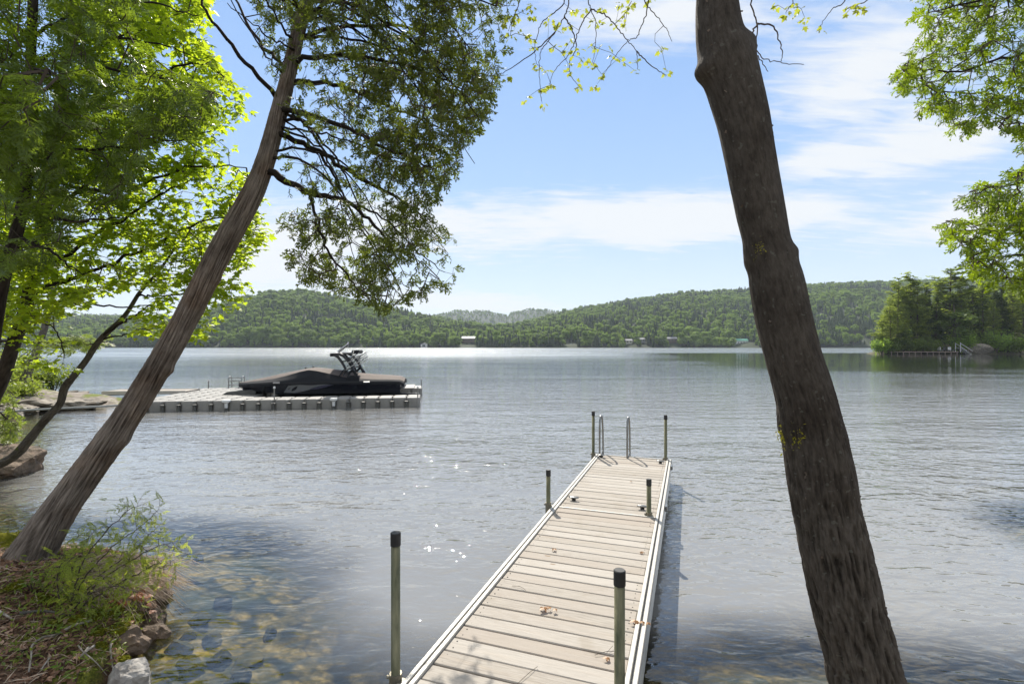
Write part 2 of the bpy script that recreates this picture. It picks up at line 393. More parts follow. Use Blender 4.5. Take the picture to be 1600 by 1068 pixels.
def sheet(xs, ys, zf):
    X, Y = np.meshgrid(xs, ys); Z = zf(X, Y).reshape(X.shape); nx = len(xs); ny = len(ys)
    V = np.column_stack([X.ravel(), Y.ravel(), Z.ravel()]); i = np.arange(ny-1)[:, None]*nx; j = np.arange(nx-1)[None]
    return V, np.stack([i+j, i+j+1, i+nx+j+1, i+nx+j], -1).reshape(-1, 4)
m_, t, out = mat('ground_soil'); M['ground'] = m_
P = t.new('ShaderNodeNewGeometry').outputs['Position']; gz = t.new('ShaderNodeSeparateXYZ', {0: P}).outputs[2]
n = t.noise(P, 22, 6, .7); nb = t.noise(P, 2.2, 4, .6); nc = t.noise(P, 60, 3, .6)
soil = t.ramp(n, [(.28, (.028, .018, .012)), (.5, (.10, .055, .035)), (.72, (.20, .13, .085))])
moss = t.ramp(nc, [(.3, (.05, .065, .008)), (.7, (.17, .17, .02))])
c = t.mix(t.math('MULTIPLY', t.smooth(nb, .50, .60), t.smooth(gz, .02, .2)), soil, moss)
vor = t.new('ShaderNodeTexVoronoi', {'Vector': P, 'Scale': 5.5, 'Randomness': 1.0}); vd = vor.outputs['Distance']
vn = t.noise(P, 9, 4, .6)
bed = t.ramp(vn, [(.3, (.03, .03, .012)), (.5, (.12, .09, .03)), (.68, (.34, .24, .10))])
bed = t.mix(t.smooth(vd, .50, .80), bed, (.014, .016, .009))
bed = t.mix(t.math('MULTIPLY', t.smooth(t.noise(P, 1.4, 4, .6), .45, .62), .75), bed, (.035, .042, .014))
bed = t.mix(t.smooth(t.math('MULTIPLY', gz, -1.0), .6, 1.5), bed, (.035, .045, .04))  # deeper bed painted dark, standing in for light the water absorbs
gy = t.new('ShaderNodeSeparateXYZ', {0: P}).outputs[1]
rk_ = t.ramp(t.noise(t.new('ShaderNodeMapping', {0: P, 3: (1, 3, 3)}).outputs[0], 2.2, 6, .7), [(.3, (.07, .055, .04)), (.5, (.22, .19, .16)), (.7, (.42, .38, .33))])
rk_ = t.mix(t.smooth(t.noise(P, 1.3, 4, .6), .52, .6), rk_, (.12, .14, .03))
c = t.mix(t.smooth(gy, 11, 14), c, rk_)
c = t.mix(t.smooth(gz, -.05, .02), bed, c)
b = t.new('ShaderNodeBsdfPrincipled', {'Base Color': c, 'Roughness': .9, 'Specular IOR Level': .2})
t.l.new(t.new('ShaderNodeBump', {'Height': n, 'Strength': .8, 'Distance': .02}).outputs[0], b.inputs['Normal']); t.l.new(b.outputs[0], out.inputs[0])
V, Q = sheet(dense_axis(-60, -6.5, 1.0, 60, .045), dense_axis(-20, 1.6, 7.0, 60, .045), ground_z)
link('ground', make_mesh('ground', V, [Q], [M['ground']], smooth=True), kind='structure')

# water sheet carries the depth of the bed below it as an attribute
xs = np.concatenate([[-3500, -900, -200], dense_axis(-60, -7, 3, 60, .25, 1.15, 4), [200, 900, 3500]])
ys = np.concatenate([[-19], dense_axis(-18, 1, 9, 60, .25, 1.15, 4), [100, 200, 400, 800, 1300]])
V, Q = sheet(xs, ys, lambda X, Y: X*0)
dep = np.where((np.abs(V[:, 0]) < 60) & (V[:, 1] < 60), -ground_z(V[:, 0], V[:, 1]), 3.5)
me = make_mesh('water', V, [Q], [M['water']], smooth=True)
a = me.attributes.new('depth', 'FLOAT', 'POINT'); a.data.foreach_set('value', dep.astype(np.float32))
link('lake_water', me, kind='structure')
M['mud'] = simple('lake_mud', (.03, .034, .03), .95, 0, .2, .05)
MB().box((0, 640, -4.2), (7000, 1400, .2)).build('lake_bed', M['mud'], kind='structure')

# ------------------------------------------------------------------ hills and the far shore
def curve(pts):
    p = np.array(pts, float); return lambda q: np.interp(q, p[:, 0], p[:, 1])
yA = curve([(-1200, 470), (-400, 490), (0, 498), (200, 497), (290, 498), (320, 490), (345, 476), (370, 469), (420, 458), (480, 456), (520, 462), (580, 478), (640, 490), (690, 501), (760, 512), (800, 510),
            (850, 499), (880, 491), (900, 487), (950, 478), (1000, 470), (1060, 463), (1120, 458), (1200, 453), (1300, 447), (1420, 443), (1600, 440), (2600, 450)])
zA = curve([(-1200, 1500), (200, 1500), (320, 1050), (620, 1100), (760, 1500), (900, 1500), (1200, 1350), (2600, 1300)])
yB = curve([(-1200, 485), (100, 490), (250, 492), (400, 505), (600, 503), (660, 493), (700, 487), (712, 484), (760, 485), (775, 488), (795, 491), (806, 485), (820, 482), (850, 482), (880, 486), (950, 498), (1100, 505), (2600, 505)])
TREE_H = 13.0
def hill_z(x, y):
    x = np.ravel(x); y = np.maximum(np.ravel(y), 1.0); q = 800+F*x/y
    shore = 596+14*np.sin(q*.013)+8*np.sin(q*.041)
    za = zA(q); HA = (540-yA(q))*za/F+HC-TREE_H
    s = (y-shore)/(za-shore); up = np.clip(s, 0, 1); h1 = HA*(1-(1-up)**1.5)
    up0 = np.clip((y-shore)/14, -1, 1); h1 = h1+up0*1.2
    dn = np.clip((y-za)/500, 0, 1); h1 = h1*(1-.55*dn*dn*(3-2*dn))
    zb = 2350.; HB = (540-yB(q))*zb/F+HC-TREE_H; s2 = np.clip((y-1750)/(zb-1750), 0, 1); h2 = HB*s2*s2*(3-2*s2)
    h2 = h2*(1-.6*np.clip((y-zb)/900, 0, 1))
    P = np.column_stack([x, y, 0*x])
    rough_ = 9*np.abs(fbm(P/90, 21, 3))*np.clip((y-shore)/250, 0, 1)
    return np.maximum(h1, h2)+rough_-np.where(y < shore, 2, 0)
M['forest_floor'] = simple('forest_floor', (.022, .035, .012), .95, 0, .3, .02)
V, Q = sheet(np.linspace(-3300, 3300, 300), np.concatenate([np.arange(560, 640, 5), np.arange(640, 3300, 18)]), hill_z)
link('hills', make_mesh('hills', V, [Q], [M['forest_floor']], smooth=True), kind='structure')

# tree kinds for the distance
def ico(sub):
    import bmesh
    bm = bmesh.new(); bmesh.ops.create_icosphere(bm, subdivisions=sub, radius=1)
    V = np.array([v.co[:] for v in bm.verts]); Fc = np.array([[v.index for v in f.verts] for f in bm.faces]); bm.free(); return V, Fc
ICO1, ICO2, ICO3, ICO4 = ico(1), ico(2), ico(3), ico(4)
def quads_at(C, N, size, asp=1.0, r=rng):
    """leaf-like quads centred at C, facing N"""
    n = len(C); N = N/(np.linalg.norm(N, axis=1)[:, None]+1e-9); R = r.normal(size=(n, 3)); A = np.cross(N, R); A /= np.linalg.norm(A, axis=1)[:, None]+1e-9; B = np.cross(N, A)
    size = np.broadcast_to(size, (n,))[:, None]
    V = np.stack([C-A*size-B*size*asp*.25, C+B*size*asp*-.7, C+A*size+B*size*asp*.2, C+B*size*asp*.8], 1)
    return V.reshape(-1, 3), np.arange(n*4).reshape(-1, 4)
def broad_tree(seed, h=15., r=5.5, leaves=420, ls=.75, low=.22, lumps=9):
    """crown of clumps with loose leaf clusters on the outside"""
    g = np.random.default_rng(seed); mb = MB()
    mb.tube([(0, 0, -1), (.2, 0, h*.3), (0, .2, h*.7)], [h*.022, h*.016, h*.006], 5, 0)
    cs = []
    for k in range(lumps):
        ph = g.uniform(0, 2*pi); zz_ = g.uniform(low+.12, .9); rr = r*.62*math.sqrt(max(.05, 1-((zz_-.5)/.5)**2))*g.uniform(.5, 1.)
        cs.append((np.array([rr*cos(ph), rr*sin(ph), h*zz_]), r*g.uniform(.38, .6)))
    cs.append((np.array([0, 0, h*.56]), r*.72)); cs.append((np.array([0, 0, h*.82]), r*.45))
    for c, s in cs:
        V, Fc = ICO1; V = V*(1+.25*fbm(V*1.7+c*.3, seed, 2)[:, None]); V = V*np.array([s, s, s*.85])*.86+c; mb.add(V, [Fc], 1)
        n = int(leaves*s*s/sum(q[1]**2 for q in cs)); D = g.normal(size=(n, 3)); D /= np.linalg.norm(D, axis=1)[:, None]
        C = c+D*s*g.uniform(.8, 1.12, (n, 1))*np.array([1, 1, .85]); V, Q = quads_at(C, D+g.normal(size=(n, 3))*.6+np.array([0, 0, .4]), ls*g.uniform(.5, 1.1, n), 1, g); mb.add(V, [Q], 1)
    return mb
def spruce_tree(seed, h=17., r=3.4, leaves=420, ls=.8):
    g = np.random.default_rng(seed); mb = MB()
    mb.tube([(0, 0, -1), (0, 0, h*.95)], [h*.02, h*.003], 5, 0)
    V, Fc = ICO2; V = V.copy(); zt = (V[:, 2]+1)/2; rr = (1-zt)**.8*r*.75+.05; ang = np.hypot(V[:, 0], V[:, 1])+1e-6
    V = np.column_stack([V[:, 0]/ang*rr*np.minimum(1, ang*3), V[:, 1]/ang*rr*np.minimum(1, ang*3), h*(.08+.88*zt)]); V[:, :2] *= (1+.25*vnoise(V*.9, seed))[:, None]; mb.add(V, [Fc], 1)
    z = 1-np.sqrt(g.uniform(0, 1, leaves))*.94; ph = g.uniform(0, 2*pi, leaves); rad = (1-z)**.85*r*g.uniform(.65, 1.2, leaves)
    C = np.column_stack([rad*np.cos(ph), rad*np.sin(ph), h*(.04+.96*z)-.12*rad]); N = np.column_stack([np.cos(ph)*.4, np.sin(ph)*.4, np.ones(leaves)])+g.normal(size=(leaves, 3))*.3
    V, Q = quads_at(C, N, ls*g.uniform(.5, 1.1, leaves), .6, g); mb.add(V, [Q], 1); return mb
M['far_trunk'] = simple('far_trunk', (.12, .10, .085), .9, 0, .3, .5)
M['far_leaf'] = leafmat('far_leaves', (.055, .105, .016), (.15, .22, .032), (.29, .42, .035), .42, None, .7, .15, True)
M['far_needle'] = leafmat('far_needles', (.025, .05, .022), (.055, .085, .03), (.08, .13, .03), .28, None, .7, .15, True)
far_meshes = [broad_tree(11, 14, 5.6).build('far_tree', [M['far_trunk'], M['far_leaf']], mesh_only=True),
              broad_tree(12, 16, 5.2).build('far_tree', [M['far_trunk'], M['far_leaf']], mesh_only=True),
              broad_tree(13, 12, 5.8).build('far_tree', [M['far_trunk'], M['far_leaf']], mesh_only=True),
              spruce_tree(14).build('far_tree', [M['far_trunk'], M['far_needle']], mesh_only=True),
              spruce_tree(15, 15, 3.9).build('far_tree', [M['far_trunk'], M['far_needle']], mesh_only=True)]
src = bpy.data.collections.new('forest_kinds')
for k, me in enumerate(far_meshes): src.objects.link(bpy.data.objects.new('forest_kind', me))

HOUSES = [  # px, base py, width m, height m, wall, roof, name, label
    (663, 541.5, 7.5, 3.2, 'white', 'grey', 'boathouse', 'small white boathouse on the far waterline, just right of the moored boat tower'),
    (566, 535.0, 8.0, 3.4, 'brown', 'grey', 'cottage', 'half hidden brown cottage with a grey roof between far shore trees above the boat stern'),
    (733, 533.5, 17.0, 4.2, 'brown', 'pale', 'cottage', 'long brown cottage with pale roofs among trees left of the far shore centre'),
    (891, 541.5, 9.0, 2.6, 'white', 'grey', 'boathouse', 'low white boathouse on the far waterline near the picture centre'),
    (982, 536.0, 8.0, 3.4, 'cream', 'grey', 'cottage', 'small cream cottage on the far shore above the dock ladder'),
    (1002, 534.0, 8.0, 3.4, 'grey', 'grey', 'cottage', 'grey cottage beside the small cream cottage on the far shore'),
    (1047, 534.0, 15.0, 4.0, 'brown', 'grey', 'cottage', 'broad brown cottage with a terrace on the far shore above the dock end'),
    (1154, 538.5, 21.0, 5.0, 'white', 'green', 'cottage', 'long white cottage with a green roof beside the thick maple trunk'),
    (1331, 536.5, 13.0, 4.5, 'brown', 'grey', 'cottage', 'grey brown lodge on the far shore between the maple trunk and the wooded point')]
M['h_white'] = simple('house_white', (.75, .75, .72), .7, 0, .1, .5); M['h_cream'] = simple('house_cream', (.5, .47, .38), .7, 0, .1, .5)
M['h_brown'] = simple('house_brown', (.10, .065, .045), .8, 0, .2, .5); M['h_grey'] = simple('house_grey', (.24, .25, .25), .8, 0, .2, .5)
M['r_grey'] = simple('roof_grey', (.26, .26, .27), .7, 0, .2, .5); M['r_pale'] = simple('roof_pale', (.55, .55, .55), .5, 0, .1, .5)
M['r_green'] = simple('roof_green', (.10, .30, .22), .6, 0, .2, .5); M['glass'] = simple('window_glass', (.03, .04, .05), .1, 0, .1, .5)
hpos = []
for (px, py, wd, ht, wl, rf, nm, lb) in HOUSES:
    x = (px-800)*615/F; Z = 607 if py > 540 else 622
    x = (px-800)*Z/F; zb = HC-(py-540)*Z/F; hpos.append((x, Z, wd))
    t_ = thing(nm, lb, nm, (x, Z, zb))
    MB().box((0, 0, ht/2-.6), (wd, 7, ht+1.2)).build('wall', M['h_'+wl], t_)
    rh = ht*.55; V = np.array([(-wd/2-.6, -4.1, ht-.1), (wd/2+.6, -4.1, ht-.1), (wd/2+.6, 4.1, ht-.1), (-wd/2-.6, 4.1, ht-.1), (-wd/2-.2, 0, ht+rh), (wd/2+.2, 0, ht+rh)])
    if nm == 'boathouse': V = V[:, [1, 0, 2]]*np.array([wd/8.2, .85, 1])
    MB().add(V, [np.array([[0, 1, 5, 4], [2, 3, 4, 5], [0, 3, 2, 1]]), np.array([[0, 4, 3], [1, 2, 5]])]).build('roof', M['r_'+rf], t_)
    nw = max(1, int(wd/3.2))
    if nm == 'boathouse':
        MB().box((0, -3.55, ht*.35), (wd*.5, .1, ht*.8)).build('door', M['glass'], t_)
    else:
        for k in range(nw):
            MB().box(((k+.5)/nw*wd-wd/2, -3.53, ht*.55), (1.5, .1, 1.3)).build('window', M['glass'], t_)

# front row: each tree of the far shore is a thing; labels count from a landmark
LMARK = [(663, 'small white boathouse'), (733, 'long pale roofed cottage'), (891, 'low white boathouse'), (1047, 'broad brown cottage'), (1154, 'green roofed white cottage'), (1331, 'grey brown lodge')]
front = []; px = 300.0
while px < 1362:
    front.append([px, random.uniform(0, 1)]); px += random.uniform(10, 17)
ORD = ['first', 'second', 'third', 'fourth', 'fifth', 'sixth', 'seventh', 'eighth', 'ninth', 'tenth', 'eleventh', 'twelfth', 'thirteenth', 'fourteenth', 'fifteenth', 'sixteenth',
       'seventeenth', 'eighteenth', 'nineteenth', 'twentieth', 'twenty-first', 'twenty-second', 'twenty-third', 'twenty-fourth', 'twenty-fifth', 'twenty-sixth', 'twenty-seventh', 'twenty-eighth', 'twenty-ninth', 'thirtieth', 'thirty-first', 'thirty-second', 'thirty-third', 'thirty-fourth', 'thirty-fifth']
kinds = ['broad round', 'tall round', 'low spreading', 'dark pointed', 'stocky dark pointed']; used_tree = {}
row = []
for px, u in front:
    Z = 601+u*5; x = (px-800)*Z/F
    hide = [h for h in hpos if abs(x-h[0]) < h[2]/2+3.0]
    if hide: continue
    k = random.choice([0, 0, 1, 1, 2, 2, 3, 4]); row.append((px, x, Z, k))
for i, (px, x, Z, k) in enumerate(row):
    lm = min(LMARK, key=lambda q: abs(q[0]-px)); side = 'left' if px < lm[0] else 'right'
    same = sorted(abs(r[0]-lm[0]) for r in row if min(LMARK, key=lambda q: abs(q[0]-r[0])) == lm and (r[0] < lm[0]) == (px < lm[0]))
    o_ = ORD[same.index(abs(px-lm[0]))]
    ob = link('shore_tree', far_meshes[k], None, (x, Z, float(hill_z(np.array([x]), np.array([Z]))[0])-.5),
              f'{kinds[k]} tree on the far waterline, {o_} {side} of the {lm[1]}', 'tree', 'trees along the far waterline', rot=(0, 0, random.uniform(0, 6)))
    s = random.uniform(.72, 1.12); ob.scale = (s, s, s*random.uniform(.9, 1.15))

# the wooded hillsides read as one mass
def forest_points(n, y0, y1, px0, px1, hide_ridge=True):
    q = rng.uniform(px0, px1, n); y = np.sqrt(rng.uniform(y0**2, y1**2, n)); x = (q-800)*y/F
    if hide_ridge:
        k = y < zA(q)+70; x, y = x[k], y[k]
    return x, y
x1, y1 = forest_points(40000, 588, 1560, -260, 1720)
x2, y2 = forest_points(9000, 1780, 2420, -200, 1050, False)
x3, y3 = forest_points(6500, 582, 700, -200, 1720)
x = np.concatenate([x1, x2, x3]); y = np.concatenate([y1, y2, y3]); z = hill_z(x, y)
k = (z > -.3)
for hx, hy, wd in hpos: k &= ~((np.abs(x-hx) < wd/2+2.0) & (y < hy+5))
x, y, z = x[k], y[k], z[k]; n = len(x)
me = make_mesh('forest', np.column_stack([x, y, z-1.0]), [])  if False else bpy.data.meshes.new('forest')
me.vertices.add(n); me.vertices.foreach_set('co', np.column_stack([x, y, z-1.0]).astype(np.float32).ravel()); me.update()
P = np.column_stack([x, y, 0*x]); cf = fbm(P/140, 5, 3)+rng.normal(size=n)*.28
kind_ = np.where((cf > .14) & (y < 1700), rng.integers(3, 5, n), rng.integers(0, 3, n))
far = np.clip((y-1500)/900, 0, 1)
for nm_, ty, val in (('kind_index', 'INT', kind_.astype(np.int32)), ('size', 'FLOAT', ((.42+.75*rng.uniform(0, 1, n)**1.5)*(1+.22*fbm(P/60, 8, 2))*(1-.15*far)).astype(np.float32)), ('turn', 'FLOAT', rng.uniform(0, 6.28, n).astype(np.float32))):
    a = me.attributes.new(nm_, ty, 'POINT'); a.data.foreach_set('value', val)
fo = link('forest', me, kind='stuff')
ng = bpy.data.node_groups.new('forest_spread', 'GeometryNodeTree'); ng.is_modifier = True
ng.interface.new_socket('Geometry', in_out='INPUT', socket_type='NodeSocketGeometry'); ng.interface.new_socket('Geometry', in_out='OUTPUT', socket_type='NodeSocketGeometry')
gi = ng.nodes.new('NodeGroupInput'); go = ng.nodes.new('NodeGroupOutput'); ip = ng.nodes.new('GeometryNodeInstanceOnPoints')
ci = ng.nodes.new('GeometryNodeCollectionInfo'); ci.inputs['Collection'].default_value = src; ci.inputs['Separate Children'].default_value = True; ci.inputs['Reset Children'].default_value = True
def nattr(nm_, ty):
    q = ng.nodes.new('GeometryNodeInputNamedAttribute'); q.data_type = ty; q.inputs['Name'].default_value = nm_; return q.outputs[0]
cb = ng.nodes.new('ShaderNodeCombineXYZ'); L = ng.links
L.new(gi.outputs[0], ip.inputs['Points']); L.new(ci.outputs[0], ip.inputs['Instance']); ip.inputs['Pick Instance'].default_value = True
L.new(nattr('kind_index', 'INT'), ip.inputs['Instance Index']); L.new(nattr('size', 'FLOAT'), ip.inputs['Scale'])
L.new(nattr('turn', 'FLOAT'), cb.inputs[2]); L.new(cb.outputs[0], ip.inputs['Rotation']); L.new(ip.outputs[0], go.inputs[0])
md = fo.modifiers.new('spread', 'NODES'); md.node_group = ng

# ------------------------------------------------------------------ the wooded point on the right
def point_z(x, y):
    x = np.ravel(x); y = np.ravel(y); u = (x-102)/14.; v = (y-140)/10.
    front_ = 140-3.5*np.clip((x-118)/70, 0, 1.5)+1.2*np.sin(x*.21)
    s = np.minimum(np.clip((x-(101+np.maximum(0, y-141)*.75))/8., -1.5, 4), np.clip((y-front_)/7., -1.5, 4))
    P = np.column_stack([x, y, 0*x])
    return 1.6*s+.5*fbm(P/3.5, 31, 3)-.1*(s < 0)
M['point_soil'] = simple('point_soil', (.10, .085, .05), .95, 0, .5, .4, .1, 1.5, dark=(.03, .035, .015))
V, Q = sheet(np.arange(92, 330, 1.5), np.arange(126, 230, 1.5), point_z)
link('wooded_point_ground', make_mesh('wooded_point_ground', V, [Q], [M['point_soil']], smooth=True), kind='structure')

def pine_meshes(seed, h=22., r=6.0, sparse=1.0, base=.1, droop=.15, plates=1.0, tsz=.42, taper=.75):
    g = np.random.default_rng(seed); tr = MB(); cr = MB()
    lean = g.normal(size=2)*.4; top = np.array([lean[0], lean[1], h*.98])
    tr.tube(catmull([(0, 0, -1.5), (lean[0]*.2, lean[1]*.4, h*.4), top], 6), np.linspace(h*.017, h*.003, 13), 7, 0)
    z = h*base
    while z < h*.985:
        fz = z/h; prof = (1-fz)**taper*(.55+.45*min(1, fz/.25)) if taper < 2 else 1
        nb = int(g.integers(4, 7)*sparse+.5)
        for b_ in range(max(2, nb)):
            ph = g.uniform(0, 2*pi); ln = r*prof*g.uniform(.6, 1.15)+.4; d = np.array([cos(ph), sin(ph), 0]); p0 = np.array([lean[0]*fz, lean[1]*fz, z+g.uniform(-.3, .3)])
            up = g.uniform(.05, .35)*(1 if fz > .4 else .4)-droop
            pts = [p0+d*ln*s_+np.array([0, 0, ln*(up*s_+.22*s_*s_)]) for s_ in (0, .35, .7, 1.)]
            tr.tube(pts, [.07, .05, .035, .015], 3, 0, cap=False)
            k = max(3, int(ln*3.0*plates)); s_ = g.uniform(.25, 1.03, k)**.8
            C = p0+d*ln*s_[:, None]; C[:, 2] += ln*(up*s_+.22*s_*s_)+g.normal(size=k)*.1
            side = np.array([-d[1], d[0], 0]); C = C+side*(g.normal(size=(k, 1))*.28*ln*(1.1-s_[:, None]*.6))
            C = np.repeat(C, 4, 0)+g.normal(size=(4*k, 3))*np.array([.34, .34, .07]); N = np.array([0, 0, 1.])+g.normal(size=(4*k, 3))*.3
            V, Q = quads_at(C, N, tsz*g.uniform(.6, 1.2, 4*k), .55, g); cr.add(V, [Q], 0)
        z += h*.040*g.uniform(.7, 1.3)/max(.6, sparse)
    return tr, cr
def leafy_meshes(seed, h=14., r=4.5, leaves=3200, ls=.30, lumps=16):
    g = np.random.default_rng(seed); tr = MB(); cr = MB()
    tr.tube(catmull([(0, 0, -1.5), (.3, .2, h*.4), (0, 0, h*.85)], 5), np.linspace(h*.02, h*.004, 11), 7, 0)
    for k in range(lumps):
        ph = g.uniform(0, 2*pi); zz_ = g.uniform(.22, .93); rr = r*.75*math.sqrt(max(.05, 1-((zz_-.5)/.52)**2))*g.uniform(.3, 1.); c = np.array([rr*cos(ph), rr*sin(ph), h*zz_]); s = r*g.uniform(.22, .42)
        tr.tube([(0, 0, h*zz_*.7), c*np.array([.6, .6, 1])-np.array([0, 0, .4]), c], [.09, .05, .02], 3, 0, cap=False)
        n = leaves//lumps; D = g.normal(size=(n, 3)); D /= np.linalg.norm(D, axis=1)[:, None]; C = c+D*s*g.uniform(.3, 1.15, (n, 1))*np.array([1.15, 1.15, .75])
        V, Q = quads_at(C, D+g.normal(size=(n, 3))*.6+np.array([0, 0, .5]), ls*g.uniform(.5, 1.2, n), 1, g); cr.add(V, [Q], 0)
    return tr, cr
M['pine_bark'] = simple('pine_bark', (.10, .075, .06), .95, 0, .35, 2)
M['pine_n'] = leafmat('pine_needles', (.06, .10, .022), (.17, .21, .04), (.42, .52, .07), .47, (.20, .19, .05), .6, .2)
M['spruce_n'] = leafmat('spruce_needles', (.03, .06, .02), (.08, .12, .032), (.18, .26, .04), .4, None, .6, .2)
M['hard_l'] = leafmat('hardwood_leaves', (.05, .085, .018), (.12, .17, .03), (.22, .30, .04), .4, None, .5, .2)
def duo(tc_, leafm, nm_):
    return tc_[0].build(nm_+'_trunk', [M['pine_bark']], mesh_only=True), tc_[1].build(nm_+'_crown', [leafm], mesh_only=True)
K = {'pine': duo(pine_meshes(41, 22, 7.2, 1.0, .07, .10, 1.15, .46, .62), M['pine_n'], 'pine'), 'pine2': duo(pine_meshes(42, 22, 6.0, .9, .12, .08, 1.2, .46, .6), M['pine_n'], 'pine'),
     'sparse': duo(pine_meshes(43, 22, 5.0, .8, .38, .02, 1.7, .55, .32), M['pine_n'], 'pine'),
     'spruce': duo(pine_meshes(44, 22, 3.4, 1.3, .06, .42, 1.3, .40, .9), M['spruce_n'], 'spruce'),
     'leafy': duo(leafy_meshes(45), M['hard_l'], 'leafy')}
PT = [ # px, top py, Z, kind, scale of crown width, label
    (1392, 478, 143, 'pine', 1.25, 'broad white pine leaning over the water at the left tip of the wooded point'),
    (1402, 433, 147, 'pine2', .9, 'tall pine just behind the leaning pine at the tip of the wooded point'),
    (1424, 428, 149, 'sparse', 1.1, 'thin topped pine with two crown tufts, highest near the tip of the wooded point'),
    (1433, 446, 146, 'pine', .8, 'full pine behind the left end of the wooden swimming dock'),
    (1417, 500, 142, 'leafy', .8, 'pale leafy tree low between the two pines at the tip of the wooded point'),
    (1449, 440, 151, 'spruce', 1.0, 'narrow dark spruce with a spike top above the middle of the swimming dock'),
    (1462, 462, 146, 'spruce', 1.15, 'dark spruce above the right half of the swimming dock'),
    (1483, 417, 152, 'sparse', 1.35, 'tallest pine with flat tiered branches standing clear of the wooded point'),
    (1490, 462, 145, 'leafy', 1.35, 'pale green leafy tree behind the patio chairs'),
    (1503, 448, 148, 'pine', .75, 'pine left of the boulder, just behind the pale leafy tree'),
    (1522, 445, 150, 'spruce', 1.2, 'dark spruce rising behind the big boulder'),
    (1536, 436, 154, 'sparse', 1.0, 'tall slim pine between the boulder and the bright shrub'),
    (1552, 470, 144, 'pine2', .7, 'pine with brownish tiers above the bright green shrub'),
    (1566, 448, 149, 'spruce', 1.0, 'dark spruce right of the bright green shrub'),
    (1583, 442, 152, 'pine', .8, 'pine second from the right edge of the wooded point'),
    (1600, 452, 146, 'pine2', 1.0, 'pine at the right edge of the picture on the wooded point'),
    (1376, 512, 142, 'leafy', .62, 'small leafy bush tree at the waterline of the very tip of the wooded point'),
    (1446, 515, 142, 'leafy', .7, 'small yellowish leafy tree directly behind the swimming dock')]
pi_ = 0
for (px, py, Z, kd, ws, lb) in PT:
    x = (px-800)*Z/F; zb = float(point_z(np.array([x]), np.array([Z]))[0]); hgt = HC-(py-540)*Z/F-zb
    nat = 14. if kd == 'leafy' else 22.; s = hgt/nat; nm_ = {'leafy': 'leafy_tree', 'spruce': 'spruce_tree'}.get(kd, 'pine_tree')
    t_ = thing(nm_, lb, 'tree', (x, Z, zb), random.uniform(0, 6.28), 'trees on the wooded point')
    wv_ = ws*(1 if kd != 'leafy' else (1.0 if s > .7 else .8)); t_.scale = (wv_*max(s, .55), wv_*max(s, .55), s)
    link('trunk', K[kd][0], t_); link('crown', K[kd][1], t_)
# deeper trees of the point, behind the first row: the wood reads as one mass there
g = np.random.default_rng(77); bx = g.uniform(118, 320, 340); by = g.uniform(152, 215, 340); kk = point_z(bx, by) > 1.0; bx, by = bx[kk], by[kk]
me = bpy.data.meshes.new('wood'); n = len(bx); me.vertices.add(n); me.vertices.foreach_set('co', np.column_stack([bx, by, point_z(bx, by)-.6]).astype(np.float32).ravel()); me.update()
src2 = bpy.data.collections.new('wood_kinds')
for tr_, cr_, in (K['pine2'], K['spruce']):
    for q in (tr_, cr_): pass
def merged(pair, name):
    V = []; P4 = []; mi = []; n0 = 0; mats = []
    import bmesh
    bm = bmesh.new(); bm.from_mesh(pair[0]); nf = len(bm.faces); bm.from_mesh(pair[1]); bm.faces.ensure_lookup_table()
    for f in bm.faces[nf:]: f.material_index = 1
    me_ = bpy.data.meshes.new(name); bm.to_mesh(me_); bm.free(); me_.materials.append(M['pine_bark']); me_.materials.append(pair[1].materials[0]); return me_
for kd in ('pine2', 'spruce'): src2.objects.link(bpy.data.objects.new('wood_kind', merged(K[kd], 'wood_kind')))
for nm_, ty, val in (('kind_index', 'INT', g.integers(0, 2, n).astype(np.int32)), ('size', 'FLOAT', g.uniform(.62, .84, n).astype(np.float32)), ('turn', 'FLOAT', g.uniform(0, 6.28, n).astype(np.float32))):
    a = me.attributes.new(nm_, ty, 'POINT'); a.data.foreach_set('value', val)
fo2 = link('wood', me, kind='stuff'); ng2 = ng.copy()
for nd in ng2.nodes:
    if nd.bl_idname == 'GeometryNodeCollectionInfo': nd.inputs['Collection'].default_value = src2
fo2.modifiers.new('spread', 'NODES').node_group = ng2

# swimming dock on the point, its stairs, chairs, boulder, shrubs
A_ = onz(1392, 552.6, .45); Zd = 139.5
M['far_deck'] = simple('far_deck', (.30, .22, .18), .8, 0, .2, 1); M['far_white'] = simple('far_white', (.75, .74, .72), .6, 0, .1, 1)
xL, xR = (1391-800)*Zd/F, (1497-800)*Zd/F
t_ = thing('swimming_dock', 'long low reddish swimming dock along the wooded point', 'dock', ((xL+xR)/2, Zd, 0))
MB().box((0, 1.2, .62), (xR-xL, 2.6, .14)).build('deck', M['far_deck'], t_)
for i in range(12):
    MB().tube([((i/11-.5)*(xR-xL-.6), -.02, -1.2), ((i/11-.5)*(xR-xL-.6), -.02, .54)], .09, 6).build('pile', M['far_deck'], t_)
MB().box((0, -.14, .60), (xR-xL, .06, .2)).build('fascia', M['far_deck'], t_)
xs_ = (1500-800)*Zd/F
t_ = thing('stairs', 'pale stairs with railings climbing from the swimming dock towards the boulder', 'stairs', (xs_, Zd, 0))
for i in range(7):
    MB().box((2.6-i*.42, .3, .15+i*.27), (.5, 1.5, .10)).build('step', M['far_white'], t_)
for s_ in (-.5, 1.1):
    MB().tube([(3.0, s_, .9), (-.3, s_, 3.0)], .07, 5).build('handrail', M['far_white'], t_)
    MB().tube([(-.3, s_, .5), (-.3, s_, 3.2)], .08, 5).build('rail_post', M['far_white'], t_)
